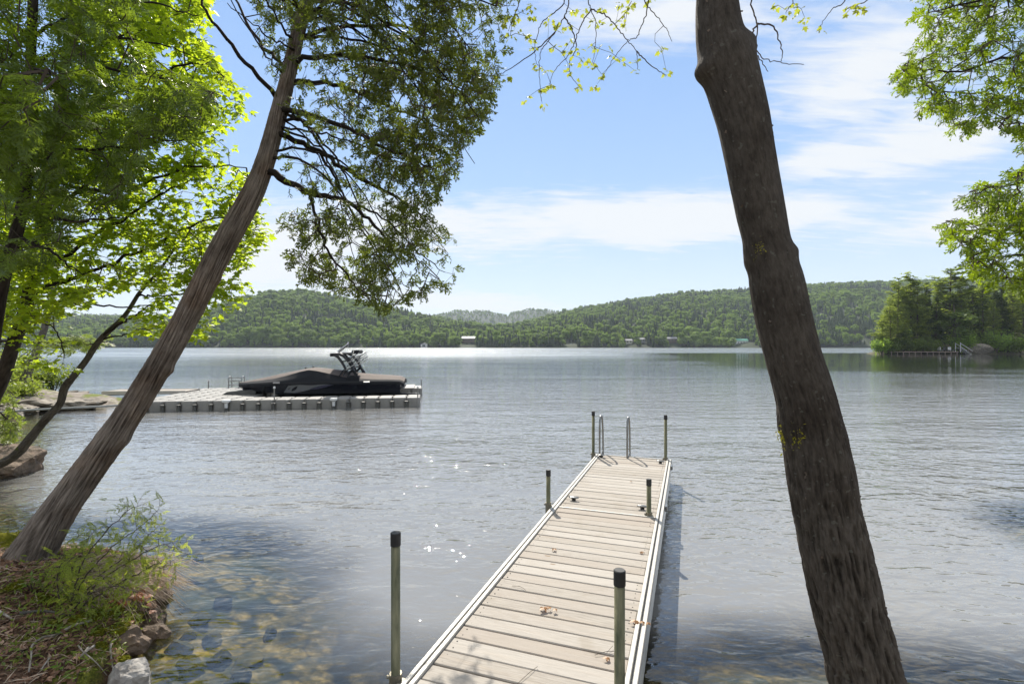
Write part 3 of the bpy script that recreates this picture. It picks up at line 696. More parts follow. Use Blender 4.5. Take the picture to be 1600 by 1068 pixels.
for i, (px, lb) in enumerate(((1468, 'left dark patio chair by the water on the wooded point'), (1476, 'middle dark patio chair by the water on the wooded point'), (1484, 'right dark patio chair nearest the stairs on the wooded point'))):
    x = (px-800)*141.5/F
    t_ = thing('patio_chair', lb, 'chair', (x, 141.2, .69), group='patio chairs at the swimming dock')
    mt = M['h_grey'] if i != 1 else M['black']
    MB().box((0, 0, .42), (.9, .8, .08)).build('seat', mt, t_); MB().box((0, .42, .85), (.9, .08, .85)).build('backrest', M['far_white'] if i != 1 else mt, t_)
    for sx in (-.4, .4):
        for sy_ in (-.35, .35): MB().box((sx, sy_, .19), (.07, .07, .38)).build('leg', mt, t_)

def rock_mesh(seed, sc, mt, amp=.35, sub=3, flat=0., name='rock'):
    V, Fc = {2: ICO2, 3: ICO3, 4: ICO4}[sub]; V = V.copy(); g = np.random.default_rng(seed)
    for k in range(9):     # cut facets
        d = g.normal(size=3); d /= np.linalg.norm(d); q = V@d; lim = g.uniform(.45, .8); V = V-np.outer(np.maximum(q-lim, 0), d)*.92
    V = V*(1+amp*.35*fbm(V*2.1+seed, seed, 4)[:, None]+amp*.12*(sub == 4)*(1-2*np.abs(fbm(V*5+seed, seed+5, 4)))[:, None]); V = V*np.array(sc)
    return make_mesh(name, V, [Fc], [mt], smooth=False)
x = (1530-800)*141/F
link('boulder', rock_mesh(5, (4.3, 3.0, 2.3), M['rock_far'], .3), None, (x, 141.5, .75), 'big rounded pale boulder at the waterline right of the white stairs', 'boulder')
def shrub_mesh(seed, r, h, n, ls, leafm, spread=.55):
    g = np.random.default_rng(seed); mb = MB(); st = MB()
    for k in range(9):
        ph = g.uniform(0, 2*pi); d = np.array([cos(ph)*r*.8, sin(ph)*r*.8, h*g.uniform(.6, 1.0)]); st.tube([(0, 0, -.2), d*.5*np.array([.7, .7, 1.2]), d], [.03*h, .02*h, .006*h], 4, 0, cap=False)
        m_ = n//9; s_ = g.uniform(.35, 1.08, m_); C = d*s_[:, None]+g.normal(size=(m_, 3))*np.array([r, r, h*.5])*.26
        V, Q = quads_at(C, g.normal(size=(m_, 3))+np.array([0, 0, .8]), ls*g.uniform(.5, 1.2, m_), .8, g); mb.add(V, [Q], 0)
    return st.build('stem', [M['twig']], mesh_only=True), mb.build('foliage', [leafm], mesh_only=True)
M['bright_l'] = leafmat('bright_leaves', (.08, .15, .02), (.16, .26, .04), (.38, .55, .06), .5, None, .5, .25)
for (px, Z, r, h, lb) in ((1500, 142.5, 3.4, 5.0, 'bright green shrub above the stairs on the wooded point'), (1556, 139.5, 3.0, 5.6, 'bright yellow green shrub hanging over the water right of the boulder'),
                         (1378, 139.5, 2.2, 3.6, 'pale shrub at the very tip of the wooded point, touching the water'), (1389, 140.5, 2.4, 3.2, 'green shrub just left of the end of the swimming dock'), (1408, 141.5, 2.4, 3.4, 'dark green shrub behind the left end of the swimming dock'),
                         (1425, 141.5, 2.4, 3.0, 'low shrub behind the second quarter of the swimming dock'), (1443, 141.5, 2.6, 3.4, 'yellowish shrub behind the middle of the swimming dock'), (1458, 142.5, 2.4, 3.0, 'low green shrub left of the patio chairs'),
                         (1574, 139.5, 2.8, 3.8, 'dark green shrub between the bright shrub and the right picture edge'), (1538, 142.5, 2.6, 3.8, 'green shrub growing right behind the big boulder'),
                         (1594, 140.0, 3.2, 5.0, 'green shrub at the right picture edge on the wooded point')):
    x = (px-800)*Z/F; zb = float(point_z(np.array([x]), np.array([Z]))[0]); a, b = shrub_mesh(int(px), r, h, 1800, .28, M['bright_l'] if px in (1500, 1556, 1594, 1378) else M['hard_l'])
    t_ = thing('shrub', lb, 'shrub', (x, Z, max(zb, 0)), group='shrubs on the wooded point'); link('stem', a, t_); link('foliage', b, t_)

# ------------------------------------------------------------------ the wooden dock in front
E = np.array([1.495, 8.877, 0]); DA = math.atan2(.334, .9426)          # dock runs along local -y from its far end
dock = thing('dock', 'long narrow wooden dock with pale planks and aluminium rails running out into the lake', 'dock', (E[0], E[1], DECK), -DA)
# local frame: x across (0..1.25), y along (0 = far end, negative towards the shore), z=0 top of the planks
WD = 1.29; LS = 3.02
def plank_mesh(w_, ln, th=.032):
    return MB().box((0, 0, -th/2), (ln, w_, th), bev=.005).build('plank', M['plank'], mesh_only=True)
NPL = 20; pitch = (LS-.06)/NPL; pm = [plank_mesh(pitch-.011, WD-.17) for _ in range(1)]
warp = []
for v_ in range(4):     # four slightly different boards: cupped ends, a shallow twist
    me = plank_mesh(pitch-.011+random.uniform(-.003, .002), WD-.165)
    warp.append(me)
for s_ in range(4):
    y0 = -s_*LS-.03 if s_ < 2 else -2*LS+.03-(s_-2)*pitch*NPL
    for k in range(NPL):
        y = y0-(k+.5)*pitch
        if y < -8.3: break
        o = link('plank', random.choice(warp), dock, ((WD)/2+random.uniform(-.004, .004), y, random.uniform(-.0025, .0025)), rot=(random.uniform(-.008, .008), random.uniform(-.002, .002), random.uniform(-.003, .003)))
YN = -8.35
for x in (.022, .066):
    MB().box((x, YN/2, -.010 if x < .03 else -.006), (.030, -YN, .05), bev=.004).build('side_rail', M['alu_pale'], dock)
    MB().box((WD-x, YN/2, -.010 if x < .03 else -.006), (.030, -YN, .05), bev=.004).build('side_rail', M['alu_pale'], dock)
MB().box((.03, YN/2, -.115), (.05, -YN-.02, .15)).build('side_beam', M['alu'], dock)
MB().box((WD-.03, YN/2, -.115), (.05, -YN-.02, .15)).build('side_beam', M['alu'], dock)
MB().box((WD-.018, YN/2, -.06), (.012, -YN, .016)).build('edge_lip', M['alu_pale'], dock)
MB().box((WD/2, .012, -.03), (WD, .03, .075), bev=.004).build('end_rail', M['alu_pale'], dock)
for s_ in (1,):
    MB().box((WD/2, -s_*LS+.002, -.004), (WD-.17, .034, .02), bev=.003).build('section_joint', M['alu_pale'], dock)
for y in np.arange(-.7, YN, -1.0): MB().box((WD/2, y, -.11), (WD-.1, .06, .09)).build('cross_beam', M['alu'], dock)
M['bracket'] = simple('bracket', (.22, .20, .15), .5, .6, .3, 9)
for (x, y, top) in ((-.045, -6.37, .86), (1.235, -6.37, .835), (-.045, -3.03, .44), (1.13, -2.98, .42), (-.035, -.06, .78), (1.19, -.02, .765)):
    pc = MB(); pc.tube([(x, y, -2.2), (x, y, top-.05)], .0265, 14); po = pc.build('post', M['post'], dock, smooth=True)
    c_ = MB(); c_.tube([(x, y, top-.075), (x, y, top-.004), (x, y, top)], [.030, .030, .026], 14); c_.build('post_cap', M['black_plastic'], po, smooth=False)
    b_ = MB(); b_.tube([(x, y, -.13), (x, y, .045)], .037, 12); b_.box((x+(.03 if x < .5 else -.0), y, -.05), (.09, .06, .12), bev=.006); b_.tube([(x-.05, y-.012, .02), (x-.03, y-.012, .02)], .010, 6); b_.build('post_bracket', M['bracket'], po)
for (x, y, rz) in ((.20, -2.72, .1), (1.04, -2.78, .0), (.13, -.18, .15), (1.12, -.30, -.1)):
    b_ = MB(); V, Fc = ICO2; b_.add(V*np.array([.068, .030, .014])+np.array([x, y, .040]), [Fc]); b_.box((x, y, .016), (.05, .034, .03), bev=.006); b_.build('cleat', M['steel'], dock, smooth=True)
sc_ = MB()
for s_ in range(2):
    for k in range(41):
        if s_ and k < 20: continue
        y = -.03-(k+.5)*pitch if k < 20 else -LS-.03-(k-20+.5)*pitch
        for x_ in (.125, WD-.125):
            for q_ in (-.035, .035): sc_.tube([(x_+random.uniform(-.008, .008), y+q_, -.004), (x_, y+q_, .0012)], .0038, 5)
sc_.build('screw_heads', M['black'], dock, kind='stuff')
MB().box((WD+.012, -.42, -.02), (.03, .16, .06), bev=.004).build('hinge_plate', M['steel'], dock)
MB().box((WD+.012, -2.55, -.02), (.03, .12, .06), bev=.004).build('hinge_plate', M['steel'], dock)
for x in (.085, .56):
    p = catmull([(x, -.10, .01), (x, -.10, .30), (x, -.085, .58), (x+.004, -.02, .69), (x+.01, .08, .66), (x+.012, .16, .45), (x+.012, .19, .1), (x+.012, .20, -.3), (x+.012, .20, -1.3)], 7)
    hr = MB().tube(p, .0165, 12).build('ladder_handrail', M['steel'], dock, smooth=True)
    MB().tube([(x, -.12, .012), (x+.006, .04, .014), (x+.01, .19, .05)], .013, 8).build('foot_bar', M['steel'], hr, smooth=True)
for z in (-.35, -.62, -.9): MB().box((.335, .21, z), (.46, .07, .03), bev=.005).build('ladder_step', M['steel'], dock)

def dock_pt(x, y, z=0.0):
    return np.array([E[0]+x*cos(-DA)-y*sin(-DA), E[1]+x*sin(-DA)+y*cos(-DA), DECK+z])
# curled fallen leaves and twigs lying on the planks
M['dead_leaf'] = leafmat('dead_leaf', (.22, .11, .05), (.40, .22, .10), (.35, .16, .05), .25)
LOBE = np.array([(0, 0), (.20, -.06), (.46, .0), (.36, .2), (.62, .48), (.48, .54), (.28, .48), (.22, .74), (0, 1.05), (-.22, .74), (-.28, .48), (-.48, .54), (-.62, .48), (-.36, .2), (-.46, 0), (-.20, -.06)])
def maple_leaf(curl=.3, seed=0):
    g = np.random.default_rng(seed); V = np.vstack([[0, .35], LOBE]); z = -curl*(V[:, 0]**2)+g.normal(size=len(V))*.05*min(1, curl*3)-curl*.5*(V[:, 1]-.4)**2
    V = np.column_stack([V, z]); n = len(LOBE); return V, np.array([[0, 1+i, 1+(i+1) % n] for i in range(n)])
for i, (px, py, s_, lb) in enumerate(((853, 952, .06, 'largest curled brown leaf lying mid dock, between the two nearest posts'), (864, 859, .045, 'small brown leaf on the dock planks just nearer than the section joint'),
        (997, 974, .06, 'brown leaf caught against the right rail beside the nearest right post'), (1000, 864, .04, 'orange brown leaf by the right rail, midway along the near planks'),
        (952, 1030, .04, 'pale dry leaf scrap left of the nearest right post'), (960, 672, .03, 'tiny dark leaf near the end ladder'))):
    if i == 5: px, py = 985, 752
    P_ = onz(px, py, DECK+.005); lm = MB()
    for q in range(3 if i in (0, 2) else 1):
        V, Fc = maple_leaf(1.0, 60+i*3+q); R = random.uniform(0, 6); V = V*s_*(1 if q == 0 else .6); V = np.column_stack([V[:, 0]*cos(R)-V[:, 1]*sin(R)+q*s_*.6, V[:, 0]*sin(R)+V[:, 1]*cos(R)-q*s_*.2, V[:, 2]+s_*.45]); lm.add(V, [Fc])
    lm.build('fallen_leaf', M['dead_leaf'], None, loc=tuple(P_), label=lb, cat='leaf', group='fallen leaves on the dock')
for i, (px, py, ln, lb) in enumerate(((811, 918, .13, 'thin dark bent twig on the left half of the dock planks'), (823, 1055, .22, 'thin pale twig at the bottom of the picture on the dock planks'), (948, 1020, .16, 'forked thin brown twig on the planks left of the nearest right post'))):
    P_ = onz(px, py, DECK+.008); tb = MB(); a0 = [-.6, .9, .2][i]; d = np.array([cos(a0), sin(a0), 0])*ln
    tb.tube(catmull([-d/2, np.array([.01, .012, .006]), d/2], 5), .0018, 4, cap=False)
    if i == 2: tb.tube([(0, 0, .004), (.05, .06, .012)], .0013, 3, cap=False)
    tb.build('twig', M['twig'], None, loc=tuple(P_), label=lb, cat='twig', group='twigs on the dock')

# ------------------------------------------------------------------ floating dock of grey cubes, with the covered boat
R0 = np.array([-3.46, 18.8, 0]); FA = RAD(9.3); C = .52; TOP = .36
fd = thing('floating_dock', 'grey modular floating dock of plastic cubes that cradles the covered motorboat', 'dock', tuple(R0), FA)
cb_ = MB(); b = .05; hs = C/2-.012
oct_ = lambda s: np.array([(-s+b*1.6, -s), (s-b*1.6, -s), (s, -s+b*1.6), (s, s-b*1.6), (s-b*1.6, s), (-s+b*1.6, s), (-s, s-b*1.6), (-s, -s+b*1.6)])
rings = [(-.10, hs-.012), (.02, hs), (.16, hs), (TOP-.055, hs), (TOP-.012, hs-.008), (TOP, hs-.03)]
V = np.vstack([np.column_stack([oct_(s_), np.full(8, z)]) for z, s_ in rings]); Q = [[k*8+j, k*8+(j+1) % 8, (k+1)*8+(j+1) % 8, (k+1)*8+j] for k in range(5) for j in range(8)]
cb_.add(V, [np.array(Q), np.arange(40, 48)[None], np.arange(8)[::-1][None]])
cube_me = cb_.build('float_cube', M['float'], mesh_only=True)
cells = [(i, j) for i in range(19) for j in range(11) if i >= 12 or j < 2 or j >= 8]
for (i, j) in cells:
    link('float_cube', cube_me, fd, (-(i+.5)*C, (j+.5)*C, random.uniform(-.006, .006)), rot=(0, 0, random.choice([0, pi/2, pi])))
cpm = MB().tube([(0, 0, .19), (0, 0, .215), (0, 0, .235), (0, 0, .24)], [.05, .085, .085, .05], 10).tube([(0, 0, -.05), (0, 0, .19)], .04, 8).build('coupling', M['coupling'], mesh_only=True)
for i in range(1, 19): link('coupling', cpm, fd, (-i*C, -.035, 0))
cpk = MB().tube([(0, 0, TOP-.01), (0, 0, TOP+.012)], [.07, .06], 8).build('coupling_cap', M['float'], mesh_only=True)
for i in range(1, 19):
    for j in range(1, 11):
        if (i, j) in cells and (i-1, j) in cells and (i, j-1) in cells and (i-1, j-1) in cells: link('coupling_cap', cpk, fd, (-i*C, j*C, 0))
for i in (6, 13):
    MB().tube([(0, 0, .10), (0, 0, .26), (0, 0, .30)], [.05, .06, .10], 10).box((0, 0, .345), (.24, .2, .09), bev=.02).build('fender_cap', M['white'], fd, loc=(-(i)*C, -.08, 0))
def fpost(px, py0, z0=TOP):
    return None
for (u, v, hgt) in ((-5.2, .06, .42), (-.10, .10, .36), (-.05, 4.9, .36), (-9.6, 5.5, .36), (-8.35, 5.62, .36)):
    po = MB().tube([(u, v, TOP-.02), (u, v, TOP+hgt)], .022, 8).build('light_post', M['steel'], fd)
    MB().tube([(u, v, TOP+hgt-.02), (u, v, TOP+hgt+.02), (u, v, TOP+hgt+.05)], [.04, .04, .025], 8).build('light_cap', M['white'], po)
rp = MB(); rp.add(np.array([(-1.15, -.5, 0), (.1, -.5, 0), (.1, .5, 0), (-1.15, .5, 0), (-.95, -.5, .12), (.1, -.5, .2), (.1, .5, .2), (-.95, .5, .12)]),
    [np.array([[0, 3, 2, 1], [4, 5, 6, 7], [0, 1, 5, 4], [1, 2, 6, 5], [2, 3, 7, 6], [3, 0, 4, 7]])]); rp.build('bow_stop', M['float_dark'], fd, loc=(-6.6, 2.6, TOP+.003))
for k in (-1, 1): MB().box((-3.1, 2.6+k*.62, .10), (6.0, .3, .26), bev=.05).build('bunk_float', M['float_dark'], fd)
# boarding ladder at the back
for k in (0, 1):
    u = -8.75+k*.55
    MB().tube(catmull([(u, 5.5, TOP), (u, 5.5, TOP+.42), (u+.02, 5.62, TOP+.52), (u+.02, 5.8, TOP+.40), (u+.02, 5.85, -.3)], 5), .02, 8).build('ladder_rail', M['steel'], fd, smooth=True)
for z in (.15, .33, .48): MB().tube([(-8.75, 5.5, TOP+z), (-8.2, 5.5, TOP+z)], .018, 8).build('ladder_rung', M['steel'], fd)

# the boat (local: x from bow -3.27 to stern 3.27, y across, z up from its keel line)
boat_c = R0+np.array([cos(FA)*(-3.98)-sin(FA)*2.6, sin(FA)*(-3.98)+cos(FA)*2.6, 0])
boat = thing('motorboat', 'black wakeboard motorboat under a dark fitted cover with a folding tower, on the floating dock', 'boat', (boat_c[0], boat_c[1], .25), FA)
st = np.array([ # x, half beam gunwale, gunwale z, half beam chine, chine z, keel z
    (-3.27, .10, .50, .04, .38, .36), (-3.0, .42, .52, .22, .30, .17), (-2.5, .80, .555, .52, .235, .07), (-1.8, 1.07, .585, .80, .19, .03), (-.9, 1.20, .61, .97, .17, .0),
    (0.2, 1.24, .62, 1.04, .16, .0), (1.4, 1.24, .62, 1.06, .16, .0), (2.5, 1.22, .61, 1.05, .17, .0), (3.15, 1.17, .60, 1.02, .18, .02)])
xs2 = np.linspace(-3.27, 3.15, 40); ST = np.column_stack([xs2]+[np.interp(xs2, st[:, 0], st[:, k]) for k in range(1, 6)])
def loft(sec):    # sec: (K, n, 3) -> MB
    K_, n, _ = sec.shape; i = np.arange(K_-1)[:, None]*n; j = np.arange(n-1)[None]
    return sec.reshape(-1, 3), np.stack([i+j, i+j+1, i+n+j+1, i+n+j], -1).reshape(-1, 4)
sec = np.array([[(x, -hb, g_), (x, -hb*1.0, g_-.07), (x, -(hb*.45+cbm*.55)-.02, (g_+cz)/2-.03), (x, -cbm, cz), (x, -cbm*.5, (cz+kz)/2-.01), (x, 0, kz), (x, cbm*.5, (cz+kz)/2-.01), (x, cbm, cz), (x, (hb*.45+cbm*.55)+.02, (g_+cz)/2-.03), (x, hb, g_-.07), (x, hb, g_)] for x, hb, g_, cbm, cz, kz in ST])
V, Q = loft(sec); mb = MB().add(V, [Q]); n = sec.shape[1]; mb.add(sec[-1], [np.arange(n)[None]]); mb.build('hull', M['hull'], boat, smooth=False)
# grey swoosh on the side
def side_pt(x, f, off=.012):    # f 0 chine .. 1 gunwale on the near side
    hb, g_, cbm, cz = [np.interp(x, st[:, 0], st[:, k]) for k in (1, 2, 3, 4)]
    P3 = [np.array([x, -cbm, cz]), np.array([x, -(hb*.45+cbm*.55)-.02, (g_+cz)/2-.03]), np.array([x, -hb, g_-.07]), np.array([x, -hb, g_])]
    q = f*3; k = min(2, int(q)); p = P3[k]*(1-(q-k))+P3[k+1]*(q-k); return p+np.array([0, -off, 0])
for sgn in (1, -1):
    sw = MB(); P_ = []
    for i in range(18):
        u = i/17; x = -1.35+u*3.9; lo = .05+.0*u if u < .12 else .05+min(1, (u-.12)/.45)*.72; hi = .62+.22*math.sin(min(1, u*1.25)*pi*.6)-.0*u
        lo = min(lo, hi-.012*(1-u)-.004); a = side_pt(x, max(.02, lo)); b2 = side_pt(x+.25*(1-u), hi); P_ += [a, b2]
    P_ = np.array(P_); P_[:, 1] *= sgn; sw.add(P_, [np.array([[2*i, 2*i+2, 2*i+3, 2*i+1] for i in range(17)])]); sw.build('side_stripe', M['hull_grey'], boat)
    em = MB(); P_ = []
    for i in range(9):
        u = i/8; x = -.35+u*1.0; c0 = .34+.30*u; wdt = .10*math.sin(pi*min(1, u+.1))+.015; P_ += [side_pt(x, c0-wdt, .016), side_pt(x+.1, c0+wdt, .016)]
    P_ = np.array(P_); P_[:, 1] *= sgn; em.add(P_, [np.array([[2*i, 2*i+2, 2*i+3, 2*i+1] for i in range(8)])]); em.build('hull_emblem', simple('emblem_violet', (.10, .10, .16), .3, .3, .5, 30), boat)
rb = MB()
for sg in (-1, 1): rb.tube([(x, sg*(np.interp(x, st[:, 0], st[:, 1])+.008), np.interp(x, st[:, 0], st[:, 2])-.01) for x in xs2], .022, 6, cap=False)
rb.build('rub_rail', M['black'], boat)
# fitted cover: side skirts and a paler top
cv_t = np.array([ # x, centre z, shoulder z, shoulder half width, edge z
    (-3.27, .56, .55, .06, .50), (-3.0, .62, .59, .25, .52), (-2.4, .74, .66, .5, .56), (-1.8, .88, .74, .66, .59), (-1.3, .99, .86, .76, .61), (-.75, 1.10, 1.02, .84, .62), (-.42, 1.15, 1.09, .88, .62),
    (-.1, 1.13, 1.05, .9, .63), (.4, 1.07, .93, .93, .63), (.95, 1.00, .80, .97, .63), (1.3, .93, .74, 1.0, .63), (2.0, .86, .71, 1.02, .62), (2.8, .80, .69, 1.02, .62), (3.15, .76, .67, .98, .60), (3.3, .66, .60, .95, .50)])
xs3 = np.linspace(-3.27, 3.3, 70); CT = np.column_stack([xs3]+[np.interp(xs3, cv_t[:, 0], cv_t[:, k]) for k in range(1, 5)])
def hbm(x): return np.interp(x, st[:, 0], st[:, 1])
tops = []; skL = []; skR = []
for x, cz, sz2, shw, ez in CT:
    hb = hbm(min(x, 3.15))+.02; wob = .012*math.sin(x*9)+.008*math.sin(x*23)
    row_ = [(x, -shw, sz2), (x, -shw*.6, sz2+(cz-sz2)*.62+wob), (x, -shw*.25, sz2+(cz-sz2)*.93), (x, 0, cz), (x, shw*.25, sz2+(cz-sz2)*.93), (x, shw*.6, sz2+(cz-sz2)*.62+wob), (x, shw, sz2)]
    tops.append(row_)
    for L_, sg in ((skL, -1), (skR, 1)):
        L_.append([(x, sg*shw, sz2), (x, sg*(shw*.5+hb*.5)+.01*math.sin(x*15), (sz2+ez)/2-.01), (x, sg*hb, ez+.015), (x, sg*(hb+.006), ez-.10+.012*math.sin(x*7))])
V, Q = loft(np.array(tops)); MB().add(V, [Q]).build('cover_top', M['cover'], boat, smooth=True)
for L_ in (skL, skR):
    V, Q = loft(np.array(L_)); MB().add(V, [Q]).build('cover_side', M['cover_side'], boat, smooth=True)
MB().add(np.array([(3.3, -.95, .60), (3.3, .95, .60), (3.28, 1.05, .42), (3.28, -1.05, .42), (3.3, 0, .66)]), [np.array([[0, 4, 1], [0, 1, 2], [0, 2, 3]])]).build('cover_end', M['cover_side'], boat)
MB().tube([(-.75, .0, 1.10), (-.72, .0, 1.16)], .03, 6).build('cover_vent', M['black'], boat); MB().tube([(-.5, .2, 1.12), (-.48, .2, 1.19)], .03, 6).build('cover_vent', M['black'], boat)
for (x, z) in ((-1.55, .60), (1.85, .60)):
    MB().tube([(x-.12, -hbm(x)-.035, z), (x+.12, -hbm(x)-.035, z)], .035, 8).build('fairlead', M['steel'], boat)
for x in (.78, .92): 
    sp_ = [(x+.01*k, -s_*1.0, z) for k, (s_, z) in enumerate([(1.0, .86), (.75, .93), (.4, 1.03), (0, 1.06)])]
    MB().tube(sp_, .02, 5).build('cover_strap', M['cover_side'], boat)
MB().box((3.42, 0, .30), (.55, 1.9, .06), bev=.02).build('swim_platform', M['float'], boat)
# tower
tw = MB()
for sg in (-1, 1):
    tw = MB(); tw.tube(catmull([(1.72, sg*1.12, .62), (1.55, sg*1.12, .98), (1.22, sg*1.08, 1.42), (.88, sg*.98, 1.70), (.62, sg*.90, 1.80)], 5), [.075]*21, 8); tw.build('tower_leg', M['black'], boat, smooth=True)
    tw = MB(); tw.tube(catmull([(2.15, sg*1.12, .60), (2.02, sg*1.12, .95), (1.68, sg*1.08, 1.42), (1.25, sg*1.0, 1.74), (1.0, sg*.93, 1.82)], 5), [.075]*21, 8); tw.build('tower_leg', M['black'], boat, smooth=True)
    tw = MB(); tw.box((1.9, sg*1.12, .72), (.75, .16, .36), bev=.08); tw.tube(catmull([(1.50, sg*1.14, .60), (1.62, sg*1.14, .95), (1.85, sg*1.14, 1.10), (2.1, sg*1.14, .95), (2.28, sg*1.14, .60)], 4), .06, 8); tw.build('tower_shroud', M['cover_side'], boat)
    for (x0, z0, x1_, z1_) in ((1.42, 1.18, 1.88, 1.18), (1.15, 1.50, 1.55, 1.55)): MB().tube([(x0, sg*1.1, z0), (x1_, sg*1.1, z1_)], .03, 6).build('tower_brace', M['black'], boat)
    # board rack with boards
    rk = MB(); rk.tube([(1.55, sg*1.05, 1.70), (1.95, sg*1.25, 1.72)], .03, 6); rk.tube([(1.75, sg*1.15, 1.45), (1.95, sg*1.25, 1.95)], .03, 6); rk.build('board_rack', M['alu'], boat)
    for k in range(4):
        bd = MB(); ang = .42; Mx = np.array([[cos(ang), 0, -sin(ang)], [0, 1, 0], [sin(ang), 0, cos(ang)]]); bd.box((1.95, sg*(1.13+.03*k), 1.36+.125*k), (1.05-.1*k, .30, .03), bev=.012, M=Mx); bd.build('wakeboard', M['board_light'] if k % 2 == 0 else M['black'], boat)
cn_ = MB(); cn_.box((1.05, 0, 1.84), (1.35, 2.0, .06), bev=.03); cn_.box((.50, 0, 1.78), (.34, 1.9, .12), bev=.05); cn_.build('tower_top', M['black'], boat)
MB().box((1.55, 0, 1.885), (.9, 1.5, .05), bev=.02).build('tower_canopy', M['hull_grey'], boat)
MB().box((1.98, -.3, 1.92), (.5, 1.2, .16), bev=.05).build('folded_canopy', M['cover_side'], boat)
Mx = np.array([[cos(-.5), 0, -sin(-.5)], [0, 1, 0], [sin(-.5), 0, cos(-.5)]])
for k in range(2): MB().box((.98, .0-.2*k, 2.06+.05*k), (.75, .22, .035), bev=.015, M=Mx.T).build('tower_mirror', M['alu'] if k else M['black'], boat)
MB().tube([(1.26, 0, 2.1), (1.28, 0, 2.32)], .016, 6).tube([(1.28, 0, 2.30), (1.28, 0, 2.37)], .035, 8).build('mast_light', M['white'], boat)
MB().tube([(-.4, 0, 1.17), (.3, 0, 1.38), (.62, 0, 1.74)], .006, 4).build('tow_line', M['steel'], boat)

for ch in boat.children:       # the folding tower stands compactly amidships
    if ch.name.split('.')[0] in ('tower_leg', 'tower_shroud', 'tower_brace', 'board_rack', 'wakeboard', 'tower_top', 'tower_canopy', 'folded_canopy', 'tower_mirror', 'mast_light'):
        ch.scale = (.60, 1, .91); ch.location = (.5*.40-.02, 0, .62*.09)
# gangway, mooring pipe and hose from the shore on the left
gw0 = at(20, 619, 19.8); gw1 = R0+np.array([cos(FA)*(-9.6)-sin(FA)*4.0, sin(FA)*(-9.6)+cos(FA)*4.0, 0])
p0 = np.array([-16.9, 21.0]); p1 = gw1[:2]; ln = np.hypot(*(p1-p0)); an = math.atan2(*(p1-p0)[::-1])
gt = thing('gangway', 'pale flat gangway from the rocky left shore to the floating dock', 'gangway', (*((p0+p1)/2), .40), an)
for k in range(int(ln/.3)):
    MB().box((-ln/2+(k+.5)*.3, 0, 0), (.288, 1.0, .04), bev=.006).build('plank', M['plank'], gt)
for sg in (-1, 1): MB().box((0, sg*.53, -.03), (ln, .05, .14), bev=.008).build('side_rail', M['alu_pale'], gt)
pp = MB().tube(catmull([at(-60, 648, 15.6), at(60, 639.5, 16.2), at(170, 634.0, 16.7), at(240, 628, 17.2)], 6), .035, 8)
pp.build('mooring_pole', M['pipe'], label='thin grey mooring pole from the left bank to the near corner of the floating dock', cat='pole')
hp = MB().tube(catmull([at(150, 618, 21.8), at(200, 615.3, 21.9), at(250, 611, 22.2), at(300, 607.0, 22.7)], 6), .03, 8)
hp.build('hose', M['pipe'], label='dark hose lying along the back edge of the floating dock', cat='hose')

# ------------------------------------------------------------------ rocks
def rock(px, py, Z, sc, mt, seed, lb, nm_='rock', cat='rock', group=None, rz=0, amp=.35, z=None):
    P_ = at(px, py, Z) if z is None else np.array([(px-800)*Z/F, Z, z])
    return link(nm_, rock_mesh(seed, sc, M[mt], amp*2, 4), None, tuple(P_), lb, cat, group, rot=(0, 0, rz))
rock(212, 1040, 3.30, (.135, .12, .15), 'rock_pale', 3, 'pale jagged rock at the water edge at the bottom of the picture', z=.10)
rock(200, 985, 3.75, (.16, .13, .12), 'rock_brown', 8, 'brown mossy bank rock just above the pale jagged rock', z=.08)
for i_, (px_, py_, Z_, s_) in enumerate(((228, 968, 3.95, .10), (240, 945, 4.15, .12), (236, 915, 4.5, .13), (215, 1010, 3.5, .07), (180, 1064, 3.15, .10), (255, 985, 3.95, .07), (222, 900, 4.8, .14), (195, 870, 5.2, .15), (110, 850, 5.5, .14))):
    rock(px_, py_, Z_, (s_*1.25, s_, s_*.8), 'rock_brown', 101+i_, ['brown bank rock touching the narrow leaved plant above the pale jagged rock', 'brown rock under the rust red hemlock sprays at the waterline', 'dark rock under the hanging dry grass, nearest the tip of the bank', 'small brown stone squeezed between the pale jagged rock and the brown mossy rock',
        'brown stone at the bottom picture edge left of the pale jagged rock', 'small stone standing in the water just off the brown bank rocks', 'dark rock behind the hanging dry grass at the outer bank', 'rock at the waterline behind the hemlock sapling', 'rock at the waterline just right of the cedar foot'][i_], group='small rocks along the near bank edge', z=.02)
rock(14, 738, 9.0, (.62, .5, .42), 'rock_brown', 14, 'big rough brown rock standing in the water under the thin mossy trunk', z=.16)
rock(-60, 745, 8.6, (.8, .6, .34), 'rock_brown', 15, 'dark low rock in the water at the left picture edge', z=.05)
for i, (px, py, sx_, sy_, sz2, lb) in enumerate(((118, 632, 1.3, .6, .22, 'long flat ledge rock at the tip of the left shore'), (72, 634, 1.2, .7, .30, 'broad slanted ledge rock under the gangway on the left shore'), (40, 629, 1.0, .7, .42, 'upper slanted ledge rock behind the pole on the left shore'),
        (142, 625, .7, .4, .14, 'small low rock just off the tip of the left shore'), (95, 622, 1.1, .6, .28, 'flat rock right behind the gangway planks'), (22, 640, .8, .5, .26, 'rounded rock at the foot of the left shore bushes'))):
    P_ = onz(px, py, .12); link('ledge_rock', rock_mesh(30+i, (sx_, sy_, sz2), M['rock_far'], 1.3, 4), None, (P_[0], P_[1], .10), lb, 'rock', 'ledge rocks on the left shore', rot=(random.uniform(-.1, .1), random.uniform(-.12, .12), random.uniform(-.5, .5)))
